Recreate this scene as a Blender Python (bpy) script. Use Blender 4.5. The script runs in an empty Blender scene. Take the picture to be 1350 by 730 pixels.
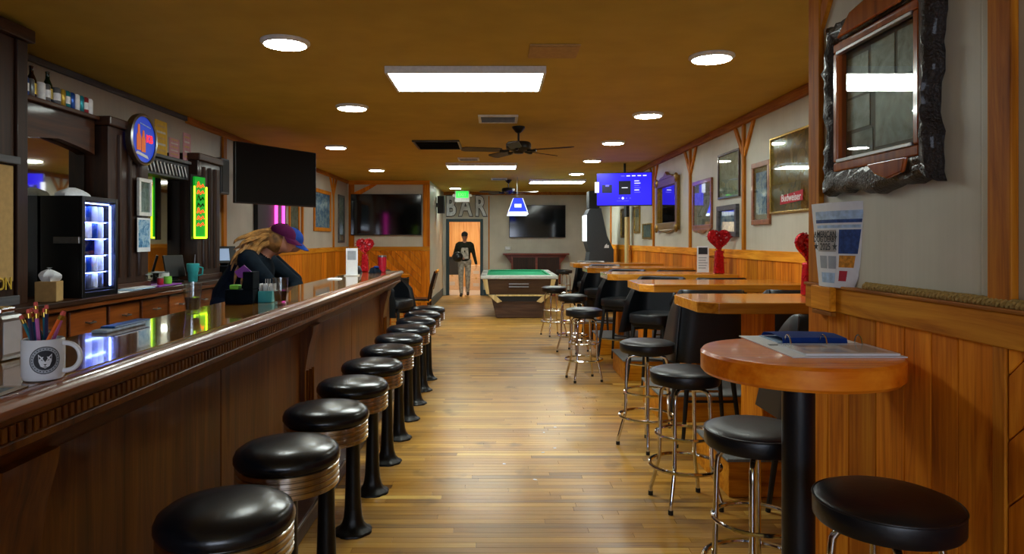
import bpy, bmesh, math, random
from mathutils import Vector, Matrix
random.seed(7)
PI = math.pi
S = bpy.context.scene
COL = S.collection

# ------------------------------------------------------------------ camera, world, exposure
cam_d = bpy.data.cameras.new('camera'); cam = bpy.data.objects.new('camera', cam_d); COL.objects.link(cam)
cam.location = (0, 0, 1.51); cam.rotation_euler = (PI/2, 0, 0)
cam_d.sensor_width = 36; cam_d.lens = 24.0
cam_d.shift_x = 20/1350; cam_d.shift_y = -49/1350
cam_d.clip_start = .05
S.camera = cam
W = bpy.data.worlds.new('world'); S.world = W; W.use_nodes = True
W.node_tree.nodes['Background'].inputs[0].default_value = (.5, .5, .5, 1)
W.node_tree.nodes['Background'].inputs[1].default_value = 0.02
S.view_settings.view_transform = 'Standard'; S.view_settings.look = 'None'
S.view_settings.gamma = 1; S.view_settings.use_curve_mapping = False
S.view_settings.exposure = 1.25
DISC_L, PANEL_L, WINDOW_L = 26.0, 13.0, 3.4          # emission of the round lights and of the flat panels

# ------------------------------------------------------------------ colours and materials
def hexc(h):
    h = h.lstrip('#'); v = [int(h[i:i+2], 16)/255 for i in (0, 2, 4)]
    return tuple((c/12.92 if c <= .04045 else ((c+.055)/1.055)**2.4) for c in v) + (1,)
MATS = {}
def base(name):
    m = bpy.data.materials.new(name); m.use_nodes = True
    nt = m.node_tree; b = nt.nodes['Principled BSDF']; MATS[name] = m
    return m, nt, b
def nd(nt, t, **kw):
    n = nt.nodes.new(t)
    for k, v in kw.items():
        if k in n.inputs: n.inputs[k].default_value = v
        else: setattr(n, k, v)
    return n
def ramp(nt, stops):
    r = nt.nodes.new('ShaderNodeValToRGB'); e = r.color_ramp.elements
    while len(e) < len(stops): e.new(.5)
    for i, (p, c) in enumerate(stops): e[i].position = p; e[i].color = c
    return r
def coords(nt, scale, kind='Object'):
    t = nt.nodes.new('ShaderNodeTexCoord'); mp = nt.nodes.new('ShaderNodeMapping')
    mp.inputs['Scale'].default_value = scale
    nt.links.new(t.outputs[kind], mp.inputs['Vector']); return mp
def plain(name, col, rough=.5, metal=0, coat=0, spec=.5, vary=.08, nscale=30, bump=0, emis=0, alpha=None):
    m, nt, b = base(name); L = nt.links.new
    c = hexc(col) if isinstance(col, str) else col
    mp = coords(nt, (1, 1, 1)); n = nd(nt, 'ShaderNodeTexNoise', Scale=nscale, Detail=4.0); L(mp.outputs[0], n.inputs['Vector'])
    lo = tuple(x*(1-vary) for x in c[:3])+(1,); hi = tuple(min(1, x*(1+vary)) for x in c[:3])+(1,)
    r = ramp(nt, [(.35, lo), (.65, hi)]); L(n.outputs['Fac'], r.inputs[0]); L(r.outputs[0], b.inputs['Base Color'])
    b.inputs['Roughness'].default_value = rough; b.inputs['Metallic'].default_value = metal
    b.inputs['Coat Weight'].default_value = coat; b.inputs['Coat Roughness'].default_value = .06
    b.inputs['Specular IOR Level'].default_value = spec
    if emis: b.inputs['Emission Color'].default_value = c; b.inputs['Emission Strength'].default_value = emis
    if bump:
        bp = nd(nt, 'ShaderNodeBump', Strength=bump, Distance=.01); L(n.outputs['Fac'], bp.inputs['Height']); L(bp.outputs[0], b.inputs['Normal'])
    return m
def wood(name, dark, mid, light, rough=.4, coat=0, axis=2, scale=1.0, knots=True, bump=.15, rnd=.25, coatr=.08, spec=.5):
    m, nt, b = base(name); L = nt.links.new
    sc = [14*scale]*3; sc[axis] = 1.1*scale
    t = nt.nodes.new('ShaderNodeTexCoord'); oi = nt.nodes.new('ShaderNodeObjectInfo')
    va = nt.nodes.new('ShaderNodeVectorMath'); va.operation = 'MULTIPLY_ADD'
    va.inputs[1].default_value = (7, 7, 7)
    cb = nt.nodes.new('ShaderNodeCombineXYZ')
    for i in range(3): L(oi.outputs['Random'], cb.inputs[i])
    L(cb.outputs[0], va.inputs[0]); L(t.outputs['Object'], va.inputs[2])
    mp = nt.nodes.new('ShaderNodeMapping'); mp.inputs['Scale'].default_value = sc; L(va.outputs[0], mp.inputs[0])
    n1 = nd(nt, 'ShaderNodeTexNoise', Scale=1.0, Detail=6.0, Roughness=.6, Distortion=1.2); L(mp.outputs[0], n1.inputs['Vector'])
    mp2 = nt.nodes.new('ShaderNodeMapping'); s2 = [70*scale]*3; s2[axis] = 2.0*scale; mp2.inputs['Scale'].default_value = s2; L(va.outputs[0], mp2.inputs[0])
    n2 = nd(nt, 'ShaderNodeTexNoise', Scale=1.0, Detail=3.0); L(mp2.outputs[0], n2.inputs['Vector'])
    mx = nd(nt, 'ShaderNodeMath', operation='MULTIPLY_ADD'); mx.inputs[1].default_value = .35
    L(n2.outputs['Fac'], mx.inputs[0]); L(n1.outputs['Fac'], mx.inputs[2])
    r = ramp(nt, [(.42, hexc(dark)), (.64, hexc(mid)), (.86, hexc(light))]); L(mx.outputs[0], r.inputs[0])
    hs = nt.nodes.new('ShaderNodeHueSaturation')
    mr = nd(nt, 'ShaderNodeMapRange'); mr.inputs['To Min'].default_value = 1-rnd; mr.inputs['To Max'].default_value = 1+rnd
    L(oi.outputs['Random'], mr.inputs['Value']); L(mr.outputs[0], hs.inputs['Value']); L(r.outputs[0], hs.inputs['Color'])
    L(hs.outputs[0], b.inputs['Base Color'])
    b.inputs['Roughness'].default_value = rough; b.inputs['Coat Weight'].default_value = coat; b.inputs['Coat Roughness'].default_value = coatr
    b.inputs['Specular IOR Level'].default_value = spec
    bp = nd(nt, 'ShaderNodeBump', Strength=bump, Distance=.004); L(mx.outputs[0], bp.inputs['Height']); L(bp.outputs[0], b.inputs['Normal'])
    return m
def emit(name, col, st):
    m, nt, b = base(name); c = hexc(col)
    b.inputs['Base Color'].default_value = c; b.inputs['Emission Color'].default_value = c; b.inputs['Emission Strength'].default_value = st
    b.inputs['Roughness'].default_value = .4
    return m
def glass(name, tint='#ffffff', gloss=.12, rough=.0):
    m, nt, b = base(name); nt.nodes.remove(b); L = nt.links.new
    o = nt.nodes['Material Output']; tr = nt.nodes.new('ShaderNodeBsdfTransparent'); tr.inputs[0].default_value = hexc(tint)
    gl = nt.nodes.new('ShaderNodeBsdfGlossy'); gl.inputs['Roughness'].default_value = rough
    mx = nt.nodes.new('ShaderNodeMixShader'); fr = nd(nt, 'ShaderNodeFresnel', IOR=1.5)
    ma = nd(nt, 'ShaderNodeMath', operation='ADD'); ma.inputs[1].default_value = gloss*.3; L(fr.outputs[0], ma.inputs[0])
    ge = nt.nodes.new('ShaderNodeNewGeometry'); iv = nd(nt, 'ShaderNodeMath', operation='SUBTRACT'); iv.inputs[0].default_value = 1.0; L(ge.outputs['Backfacing'], iv.inputs[1])
    mu = nd(nt, 'ShaderNodeMath', operation='MULTIPLY'); L(ma.outputs[0], mu.inputs[0]); L(iv.outputs[0], mu.inputs[1])
    L(mu.outputs[0], mx.inputs[0]); L(tr.outputs[0], mx.inputs[1]); L(gl.outputs[0], mx.inputs[2]); L(mx.outputs[0], o.inputs['Surface'])
    return m
def photo(name, cols, scale=6, rough=.4, coat=0):
    m, nt, b = base(name); L = nt.links.new
    mp = coords(nt, (1, 1, 1)); n = nd(nt, 'ShaderNodeTexNoise', Scale=scale, Detail=5.0, Roughness=.65, Distortion=.8); L(mp.outputs[0], n.inputs['Vector'])
    k = len(cols); r = ramp(nt, [(.28+.44*i/(k-1), hexc(c)) for i, c in enumerate(cols)]); L(n.outputs['Fac'], r.inputs[0]); L(r.outputs[0], b.inputs['Base Color'])
    b.inputs['Roughness'].default_value = rough; b.inputs['Coat Weight'].default_value = coat; b.inputs['Coat Roughness'].default_value = .02
    return m

def wallmat(name, a, bcol, groove=.2, axis=1):
    m, nt, b = base(name); L = nt.links.new
    mp = coords(nt, (1, 1, 1)); n = nd(nt, 'ShaderNodeTexNoise', Scale=2.2, Detail=6.0); L(mp.outputs[0], n.inputs['Vector'])
    s = [40, 40, 40]; s[2] = 1.5
    mp2 = coords(nt, s); n2 = nd(nt, 'ShaderNodeTexNoise', Scale=1.0, Detail=3.0); L(mp2.outputs[0], n2.inputs['Vector'])
    ad = nd(nt, 'ShaderNodeMath', operation='MULTIPLY_ADD'); ad.inputs[1].default_value = .3; L(n2.outputs[0], ad.inputs[0]); L(n.outputs[0], ad.inputs[2])
    r = ramp(nt, [(.4, hexc(a)), (.9, hexc(bcol))]); L(ad.outputs[0], r.inputs[0])
    sx = nt.nodes.new('ShaderNodeSeparateXYZ'); t = nt.nodes.new('ShaderNodeTexCoord'); L(t.outputs['Object'], sx.inputs[0])
    mo = nd(nt, 'ShaderNodeMath', operation='PINGPONG'); mo.inputs[1].default_value = groove; L(sx.outputs[axis], mo.inputs[0])
    mr = nd(nt, 'ShaderNodeMapRange'); mr.inputs['From Max'].default_value = .004; L(mo.outputs[0], mr.inputs['Value'])
    bp = nd(nt, 'ShaderNodeBump', Strength=.25, Distance=.003); L(mr.outputs[0], bp.inputs['Height']); L(bp.outputs[0], b.inputs['Normal'])
    L(r.outputs[0], b.inputs['Base Color']); b.inputs['Roughness'].default_value = .45
    return m

wallmat('panel_wall', '#b9b7a6', '#cfcdbe', .2, 1)
wallmat('panel_wall_x', '#b5b1a0', '#cbc7b6', .2, 0)
wallmat('dingy_wall', '#a59c90', '#b9b0a3', .3, 1)
plain('ceiling_paint', '#bea046', .7, spec=.15, vary=.06, nscale=3)
plain('joint_dark', '#5a3d18', .8)
wood('pine', '#944a0a', '#c97010', '#e28e20', .6, 0, 2, 1, spec=.12)
wood('pine_y', '#a0560a', '#d28210', '#eaa02a', .55, 0, 1, 1, spec=.15)
wood('pine_x', '#a0560a', '#d28210', '#eaa02a', .55, 0, 0, 1, spec=.15)
wood('pine_trim', '#85460a', '#b86c14', '#d48a22', .55, 0, 2, 1, spec=.15, rnd=.1)
wood('pine_trim_y', '#6e3c0c', '#9c5e1c', '#ba7a2a', .6, 0, 1, 1, spec=.12, rnd=.1)
wood('table_wood', '#9a520e', '#c97e1e', '#e09a34', .25, .6, 0, .8, rnd=.1)
wood('round_table_wood', '#c05008', '#ea7810', '#ff9a28', .3, .25, 0, .6, rnd=0, spec=.3)
wood('bar_top_wood', '#5a3008', '#8f5c18', '#b07a2a', .15, .9, 1, .7, coatr=.04, rnd=.05)
wood('bar_nose_wood', '#52260a', '#86481a', '#a05e24', .28, .45, 1, .8, rnd=.05)
wood('bar_front_wood', '#2c1302', '#552906', '#70400c', .36, .05, 2, .8, rnd=.12, spec=.2)
wood('bar_dark_wood', '#1c0c05', '#33190b', '#4a2712', .3, .4, 2, 1)
wood('back_bar_wood', '#170b05', '#2b160a', '#3b200f', .5, .08, 2, 1, rnd=.1, spec=.3)
wood('back_bar_wood_y', '#1f0f06', '#381d0d', '#4c2a14', .45, .1, 1, 1, rnd=.1, spec=.3)
wood('drawer_wood', '#4d210b', '#7d3d14', '#96501d', .3, .4, 1, 1)
wood('grey_carved', '#2b2b2c', '#45454a', '#5c5c60', .5, 0, 1, 1, rnd=.05)
wood('red_wood', '#5c1f10', '#83331c', '#954a2a', .4, .2, 0, 1)
wood('pool_brown', '#2d1d16', '#402a20', '#523a2d', .4, .1, 0, 1)
plain('bark', '#1d110b', .34, vary=.7, nscale=110, bump=.9, coat=.15, spec=.4)
wood('burl_board', '#5c1f07', '#8f3f10', '#b3591c', .2, .8, 2, .6, rnd=0)
wood('light_strip', '#a2864d', '#c9ad70', '#dcc48c', .4, .2, 2, 1)
wood('plywood', '#b5793c', '#d19a58', '#e0b071', .5, 0, 2, .6)
plain('vinyl', '#0b1118', .25, spec=.5, vary=.15, nscale=60, bump=.05)
plain('vinyl_soft', '#0f1319', .38, vary=.15, nscale=60, bump=.05)
plain('vinyl_navy', '#14181d', .4, vary=.12, nscale=40)
plain('black_iron', '#101010', .38, metal=.3, vary=.2, nscale=40, bump=.08)
plain('black_plastic', '#0a0a0b', .35)
plain('black_matte', '#0c0c0d', .6)
plain('grey_plastic', '#34393f', .45)
plain('screen_off', '#050607', .08, spec=.6)
plain('screen_matte', '#131212', .55, spec=.12)
plain('chrome', '#d8d8d8', .12, metal=1, vary=.03)
plain('chrome_band', '#c9c2b8', .18, metal=1, vary=.05)
plain('steel', '#9a9a9a', .35, metal=1)
plain('white_plastic', '#d9d9d6', .45)
plain('white_paper', '#e4e6ea', .7, vary=.03)
plain('ink', '#23252c', .7)
plain('ink_blue', '#2d4a86', .7, vary=.3, nscale=60)
plain('ink_sky', '#a9c4e2', .7, vary=.2, nscale=40)
plain('ink_tan', '#b6b0aa', .7)
plain('ink_grey', '#9aa1aa', .7)
plain('ink_orange', '#d08a2a', .7, vary=.3, nscale=80)
plain('ink_red', '#b8293a', .7)
plain('carpet', '#6f7272', .95, vary=.25, nscale=250)
plain('mirror', '#b9b6a8', .03, metal=1, vary=.01)
plain('gold', '#8a6a26', .35, metal=.7, vary=.35, nscale=60, bump=.4)
plain('gold_bright', '#b89646', .25, metal=.9, vary=.1)
plain('gold_leaf', '#d8b23c', .5)
plain('teal_trim', '#28434c', .5)
plain('felt', '#0e8a5c', .9, vary=.06, nscale=120)
plain('rail_white', '#b9bcb6', .3)
plain('rope', '#a88c4c', .9, vary=.3, nscale=150)
plain('teal', '#3fb0b4', .4)
plain('purple', '#8a3aa8', .5)
plain('lime', '#7ccf3a', .5)
plain('red_shiny', '#c0121f', .25, metal=.4, vary=.3, nscale=60, bump=.4)
plain('red_can', '#a8142c', .3)
plain('cardboard', '#b39058', .8)
plain('cardboard_box', '#c4a585', .8)
plain('navy_cloth', '#0d151d', .9, spec=.08, vary=.25, nscale=18)
plain('olive_cloth', '#2a2b22', .9, spec=.1, vary=.25, nscale=18)
plain('camo_cloth', '#b0aa9e', .85, vary=.35, nscale=14)
plain('skin', '#c08a72', .5, vary=.05)
plain('hair', '#8f6532', .5, vary=.5, nscale=22)
plain('dark_hair', '#2e1c10', .5, vary=.3)
plain('cap_purple', '#3c0c2e', .9, spec=.08)
plain('cap_blue', '#14347c', .85, spec=.15)
plain('cap_dark', '#1a1916', .8)
plain('shoe', '#17171a', .6)
plain('denim', '#141c28', .9, spec=.1)
plain('cola', '#2a0d04', .1)
plain('tissue', '#dfe3ea', .8)
plain('pink_paper', '#b07c84', .8)
plain('yellow_paper', '#c39a2c', .8)
plain('letter_metal', '#ccd2d4', .4, metal=.1, vary=.15, nscale=9)
plain('concrete_floor', '#a08f80', .5)
plain('pencil_blue', '#215a9a', .4); plain('pencil_teal', '#1d6a78', .4); plain('pencil_pink', '#c06ab0', .4)
plain('pencil_orange', '#d8611e', .4); plain('pencil_dark', '#27284a', .4); plain('eraser', '#d05a52', .7)
plain('mug_white', '#d9dde4', .2, vary=.02)
plain('bottle_brown', '#2a1206', .12); plain('bottle_green', '#0e2412', .12)
plain('can_blue', '#1d4fa8', .3, metal=.5); plain('can_white', '#eef2fc', .4, metal=.0); plain('can_teal', '#1c8a9a', .3, metal=.5)
plain('can_gold', '#b79a34', .3, metal=.5); plain('can_grey', '#70757d', .3, metal=.5); plain('can_red', '#a0303a', .3, metal=.4)
emit('disc_light', '#f0f9f0', DISC_L); emit('panel_light', '#f0f9f0', PANEL_L); emit('hallway_glow', '#fff0d8', 34.0)
emit('screen_blue', '#2418f2', .38); emit('screen_ink', '#0b0b1c', .1); emit('screen_white', '#dfe4ff', .5); emit('screen_dim', '#5c58ff', .5)
emit('led_blue', '#7a94ff', 12.0); emit('cooler_back_glow', '#3048ff', .3)
emit('neon_green', '#0c8a20', .35); emit('neon_yellow', '#c8ff20', 1.6); emit('neon_red', '#ff3a18', 1.2); emit('neon_pink', '#ff3fc0', 1.6)
emit('sign_blue', '#1c48e0', .1); emit('sign_orange', '#e06a18', .12); emit('sign_red', '#ff2018', .6)
emit('exit_green', '#20e040', .6); emit('lamp_blue', '#1838f0', .4); emit('lamp_white', '#e6eeff', .5)
emit('kiosk_white', '#e8eef4', .5); emit('pos_screen', '#8fa4c4', .2)
glass('clear_glass', '#ffffff', .15); glass('drink_glass', '#f2f5f5', .5); glass('frame_glass', '#f2f6f4', .25); glass('sleeve', '#f8fafc', .0, .12)
photo('sepia', ['#4a473c', '#8a8672', '#b5b09a', '#5e5a4a'], 9, coat=.8)
photo('mono', ['#3c4a48', '#7f918d', '#a3b2ad'], 12, coat=.0)
photo('brown_mottle', ['#2a1d0e', '#6a4e24', '#8a6a30', '#3a2a14'], 5, rough=.15, coat=1)
photo('blueart', ['#1c2f4a', '#c3d2e2', '#2f6fb0', '#8fa2b8'], 9, coat=.8)
photo('greenart', ['#42513e', '#9aa287', '#c0c4aa', '#54624a'], 8, coat=.8)
photo('horseart', ['#32241a', '#7a4a30', '#b09a7a', '#41552f'], 6, coat=.8)
photo('posterblue', ['#10406a', '#3d84b8', '#a8cbe0', '#0e5a66'], 22)
photo('bottom_photo', ['#56605c', '#95a39d', '#c3cdc6'], 9)

# plank floor: tint of each board comes from a mesh attribute
def floor_mat():
    m, nt, b = base('floor_board'); L = nt.links.new
    at = nt.nodes.new('ShaderNodeAttribute'); at.attribute_name = 'tint'
    g = nt.nodes.new('ShaderNodeNewGeometry')
    mp = nt.nodes.new('ShaderNodeMapping'); mp.inputs['Scale'].default_value = (2.2, 45, 1); L(g.outputs['Position'], mp.inputs[0])
    n = nd(nt, 'ShaderNodeTexNoise', Scale=1.0, Detail=5.0, Distortion=.6); L(mp.outputs[0], n.inputs['Vector'])
    mx = nd(nt, 'ShaderNodeMath', operation='MULTIPLY_ADD'); mx.inputs[1].default_value = .55; L(n.outputs[0], mx.inputs[0]); L(at.outputs['Fac'], mx.inputs[2])
    r = ramp(nt, [(.2, hexc('#5e3a0c')), (.42, hexc('#a06e20')), (.72, hexc('#c69238')), (1.0, hexc('#deb65c'))]); L(mx.outputs[0], r.inputs[0])
    n2 = nd(nt, 'ShaderNodeTexNoise', Scale=1.1, Detail=5.0, Roughness=.7); L(g.outputs['Position'], n2.inputs['Vector'])
    r2 = ramp(nt, [(.42, (0, 0, 0, 1)), (.68, (.42, .42, .42, 1))]); L(n2.outputs[0], r2.inputs[0])
    mix = nt.nodes.new('ShaderNodeMixRGB'); mix.inputs[2].default_value = hexc('#94825c'); L(r2.outputs[0], mix.inputs[0]); L(r.outputs[0], mix.inputs[1])
    n3 = nd(nt, 'ShaderNodeTexNoise', Scale=3.1, Detail=3.0); L(g.outputs['Position'], n3.inputs['Vector'])
    r3 = ramp(nt, [(.62, (0, 0, 0, 1)), (.74, (.6, .6, .6, 1))]); L(n3.outputs[0], r3.inputs[0])
    mix2 = nt.nodes.new('ShaderNodeMixRGB'); mix2.inputs[2].default_value = hexc('#4a3113'); L(r3.outputs[0], mix2.inputs[0]); L(mix.outputs[0], mix2.inputs[1])
    L(mix2.outputs[0], b.inputs['Base Color'])
    mr = nd(nt, 'ShaderNodeMapRange'); mr.inputs['To Min'].default_value = .22; mr.inputs['To Max'].default_value = .46; L(n2.outputs[0], mr.inputs['Value']); L(mr.outputs[0], b.inputs['Roughness'])
    b.inputs['Coat Weight'].default_value = .15; b.inputs['Coat Roughness'].default_value = .18; b.inputs['Specular IOR Level'].default_value = .4
    bp = nd(nt, 'ShaderNodeBump', Strength=.12, Distance=.004); L(n.outputs[0], bp.inputs['Height']); L(bp.outputs[0], b.inputs['Normal'])
floor_mat()

# ------------------------------------------------------------------ mesh helpers
class MB:
    def __init__(s): s.v = []; s.f = []; s.mi = []; s.cur = 0
    def add(s, vs, fs, M=None):
        o = len(s.v)
        s.v += [tuple(M @ Vector(p)) for p in vs] if M is not None else [tuple(p) for p in vs]
        s.f += [tuple(i+o for i in f) for f in fs]; s.mi += [s.cur]*len(fs); return s
    def box(s, x0, x1, y0, y1, z0, z1, M=None):
        v = [(x0,y0,z0),(x1,y0,z0),(x1,y1,z0),(x0,y1,z0),(x0,y0,z1),(x1,y0,z1),(x1,y1,z1),(x0,y1,z1)]
        return s.add(v, [(0,3,2,1),(4,5,6,7),(0,1,5,4),(1,2,6,5),(2,3,7,6),(3,0,4,7)], M)
    def prism(s, pts, d0, d1, axis='z', M=None):
        def mk(p, d): return {'z': (p[0], p[1], d), 'y': (p[0], d, p[1]), 'x': (d, p[0], p[1])}[axis]
        n = len(pts); v = [mk(p, d0) for p in pts]+[mk(p, d1) for p in pts]
        f = [tuple(range(n))[::-1], tuple(range(n, 2*n))]+[(i, (i+1) % n, n+(i+1) % n, n+i) for i in range(n)]
        return s.add(v, f, M)
    def lathe(s, prof, n=24, M=None, cap=True):
        v = []; f = []
        for r, z in prof:
            for i in range(n): a = 2*PI*i/n; v.append((r*math.cos(a), r*math.sin(a), z))
        for k in range(len(prof)-1):
            for i in range(n): j = (i+1) % n; f.append((k*n+i, k*n+j, (k+1)*n+j, (k+1)*n+i))
        if cap: f.append(tuple(range(n))[::-1]); f.append(tuple((len(prof)-1)*n+i for i in range(n)))
        return s.add(v, f, M)
    def tube(s, pts, r, n=8, closed=False, M=None):
        P = [Vector(p) for p in pts]; R = r if isinstance(r, (list, tuple)) else [r]*len(P)
        v = []; f = []; up = None; m = len(P)
        for k in range(m):
            if closed: d = P[(k+1) % m]-P[k-1]
            else: d = (P[min(k+1, m-1)]-P[max(k-1, 0)])
            d.normalize()
            if up is None: up = d.orthogonal().normalized()
            else:
                up = up-d*up.dot(d)
                if up.length < 1e-5: up = d.orthogonal()
                up.normalize()
            w = d.cross(up)
            for i in range(n): a = 2*PI*i/n; v.append(P[k]+(up*math.cos(a)+w*math.sin(a))*R[k])
        for k in range(m if closed else m-1):
            q = (k+1) % m
            for i in range(n): j = (i+1) % n; f.append((k*n+i, k*n+j, q*n+j, q*n+i))
        if not closed: f.append(tuple(range(n))[::-1]); f.append(tuple((m-1)*n+i for i in range(n)))
        return s.add(v, f, M)
    def ell(s, c, r, nu=16, nv=10, M=None):
        prof = [(max(1e-4, math.sin(PI*k/nv)), -math.cos(PI*k/nv)) for k in range(nv+1)]
        M2 = Matrix.Translation(Vector(c)) @ Matrix.Diagonal((r[0], r[1], r[2], 1))
        return s.lathe(prof, nu, (M @ M2) if M is not None else M2)
    def grid(s, rows, closed=False):
        n = len(rows[0]); o = [p for r in rows for p in r]; f = []
        for k in range(len(rows)-1):
            for i in range(n if closed else n-1): j = (i+1) % n; f.append((k*n+i, k*n+j, (k+1)*n+j, (k+1)*n+i))
        return s.add(o, f)
    def mesh(s, name, mats, smooth=None):
        me = bpy.data.meshes.new(name); me.from_pydata(s.v, [], s.f)
        for mn in (mats if isinstance(mats, (list, tuple)) else [mats]): me.materials.append(MATS[mn])
        if any(s.mi): me.polygons.foreach_set('material_index', s.mi)
        bm = bmesh.new(); bm.from_mesh(me); bmesh.ops.recalc_face_normals(bm, faces=bm.faces)
        if smooth is not None:
            for f in bm.faces: f.smooth = True
            for e in bm.edges:
                if len(e.link_faces) == 2 and e.calc_face_angle(0) > smooth: e.smooth = False
        bm.to_mesh(me); bm.free(); return me
    def build(s, name, mats, parent=None, smooth=None, bev=0, loc=(0,0,0), rot=(0,0,0), seg=2):
        o = bpy.data.objects.new(name, s.mesh(name, mats, smooth)); COL.objects.link(o)
        o.parent = parent; o.location = loc; o.rotation_euler = rot
        if bev:
            b = o.modifiers.new('bevel', 'BEVEL'); b.width = bev; b.segments = seg; b.limit_method = 'ANGLE'; b.angle_limit = .6
        return o
SM = .7
def thing(name, label, cat, loc=(0,0,0), rz=0, group=None):
    o = bpy.data.objects.new(name, None); COL.objects.link(o); o.empty_display_size = .1
    o.location = loc; o.rotation_euler = (0, 0, rz); return tag(o, label, cat, group)
def tag(o, label, cat, group=None):
    o['label'] = label; o['category'] = cat
    if group: o['group'] = group
    return o
def struct(o, label=None, cat=None):
    o['kind'] = 'structure'
    if label: o['label'] = label; o['category'] = cat or 'wall'
    return o
def kids(o): return [c for c in COL.objects if c.parent == o]
def dup(root, loc, rz, label, group=None):
    r = root.copy(); COL.objects.link(r); r.location = loc; r.rotation_euler = (0, 0, rz); r['label'] = label
    if group: r['group'] = group
    for ch in TREE.setdefault(root.name, [(c, kids(c)) for c in kids(root)]):
        c = ch[0].copy(); COL.objects.link(c); c.parent = r
        for g in ch[1]:
            d = g.copy(); COL.objects.link(d); d.parent = c
    return r
TREE = {}
def bx(name, mat, x0, x1, y0, y1, z0, z1, parent=None, bev=0): return MB().box(x0, x1, y0, y1, z0, z1).build(name, mat, parent, bev=bev)
def text(name, st, size, mat, parent, loc, rot=(PI/2, 0, 0), ext=.0008, squeeze=1, bold=0, align='CENTER'):
    cu = bpy.data.curves.new(name, 'FONT'); cu.body = st; cu.size = size; cu.extrude = ext; cu.offset = bold; cu.align_x = align; cu.align_y = 'CENTER'; cu.resolution_u = 3
    t = bpy.data.objects.new('tmp', cu); COL.objects.link(t); dg = bpy.context.evaluated_depsgraph_get()
    me = bpy.data.meshes.new_from_object(t.evaluated_get(dg)); bpy.data.objects.remove(t); bpy.data.curves.remove(cu)
    me.materials.clear(); me.materials.append(MATS[mat])
    o = bpy.data.objects.new(name, me); COL.objects.link(o); o.parent = parent; o.location = loc; o.rotation_euler = rot; o.scale = (squeeze, 1, 1); return o
def circ(r, n=24, z=0, a0=0): return [(r*math.cos(a0+2*PI*i/n), r*math.sin(a0+2*PI*i/n), z) for i in range(n)]

# ------------------------------------------------------------------ the room
XL, XR, XN, YP, YF, ZC = -3.29, 2.62, 1.42, 15.0, 18.6, 2.81
fl = struct(bx('floor', 'joint_dark', XL-.1, XR+.1, -3.1, 24, -.12, -.004), 'worn strip wood floor of the bar room', 'floor')
PW = .0572
def plank_mesh(x0, x1, y0, tint):
    g = .0003; e = .0008
    v = [(x0+g, y0+g, -.004), (x1-g, y0+g, -.004), (x1-g, y0+PW-g, -.004), (x0+g, y0+PW-g, -.004),
         (x0+g+e, y0+g+e, 0), (x1-g-e, y0+g+e, 0), (x1-g-e, y0+PW-g-e, 0), (x0+g+e, y0+PW-g-e, 0)]
    return v, [(4,5,6,7),(0,1,5,4),(1,2,6,5),(2,3,7,6),(3,0,4,7)]
big = ([], [], []); cnt = 0; row = 0; y = -3.0
while y < 20.5:
    x = XL+random.uniform(-.9, -.1)
    while x < XR:
        Ln = random.choice([.45, .7, .9, 1.2, 1.5]); x1 = min(x+Ln, XR); x0 = max(x, XL); tint = random.gauss(.28, .14)
        if x1-x0 > .03:
            v, f = plank_mesh(x0, x1, y, tint)
            vis = 3.2 < y < 8.2 and x1 > -1.0 and x0 < 1.45
            if vis and cnt < 300:
                cnt += 1; me = bpy.data.meshes.new('floor_plank'); me.from_pydata(v, [], f); me.materials.append(MATS['floor_board'])
                at = me.attributes.new('tint', 'FLOAT', 'POINT'); at.data.foreach_set('value', [tint]*8)
                o = bpy.data.objects.new('floor_plank', me); COL.objects.link(o); o.parent = fl
            else:
                b0 = len(big[0]); big[0].extend(v); big[1].extend([tuple(i+b0 for i in q) for q in f]); big[2].extend([tint]*8)
        x += Ln
    y += PW
me = bpy.data.meshes.new('floor_planking'); me.from_pydata(big[0], [], big[1]); me.materials.append(MATS['floor_board'])
at = me.attributes.new('tint', 'FLOAT', 'POINT'); at.data.foreach_set('value', big[2])
o = bpy.data.objects.new('floor_planking', me); COL.objects.link(o); o.parent = fl; o['kind'] = 'stuff'

struct(bx('ceiling', 'ceiling_paint', XL-.1, XR+.1, -3.1, YF+.1, ZC, ZC+.1), 'ochre painted flat ceiling', 'ceiling')
wl = struct(bx('wall_left', 'dingy_wall', XL-.1, XL, -3.1, YP+.1, 0, ZC), 'pale wall behind the back bar', 'wall')
wr = struct(bx('wall_right', 'panel_wall', XR, XR+.1, 3.0, YF+.1, 0, ZC), 'grey panelled wall hung with framed pictures', 'wall')
wn = struct(bx('wall_near', 'panel_wall', XN, XR+.1, -3.1, 3.08, 0, ZC), 'jutting grey panelled wall with burl framed photographs', 'wall')
m = MB().box(XL-.1, -1.2, -3.2, -3.1, 0, ZC).box(1.2, XR+.1, -3.2, -3.1, 0, ZC).box(-1.2, 1.2, -3.2, -3.1, 0, .9).box(-1.2, 1.2, -3.2, -3.1, 2.2, ZC)
struct(m.build('wall_back', 'panel_wall_x'), 'street end wall with a shop window', 'wall')
emit('daylight', '#dce8ff', WINDOW_L)
w1_ = struct(bx('window_1', 'teal_trim', -1.2, 1.2, -3.17, -3.13, .9, .95), 'street window letting in grey daylight', 'window')
bx('daylight_pane', 'daylight', -1.2, 1.2, -3.19, -3.18, .9, 2.2, w1_)
for x in (-1.2, -.42, .38, 1.16): bx('mullion', 'teal_trim', x, x+.04, -3.17, -3.13, .95, 2.2, w1_)
wp = struct(bx('wall_partition', 'panel_wall_x', XL, -1.47, YP, YP+.1, 0, ZC), 'partition wall carrying a wide television above diagonal boards', 'wall')
ws = struct(bx('wall_corner', 'panel_wall', -1.57, -1.47, YP+.1, YF, 0, ZC), 'short grey wall leading to the teal doorway', 'wall')
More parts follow.
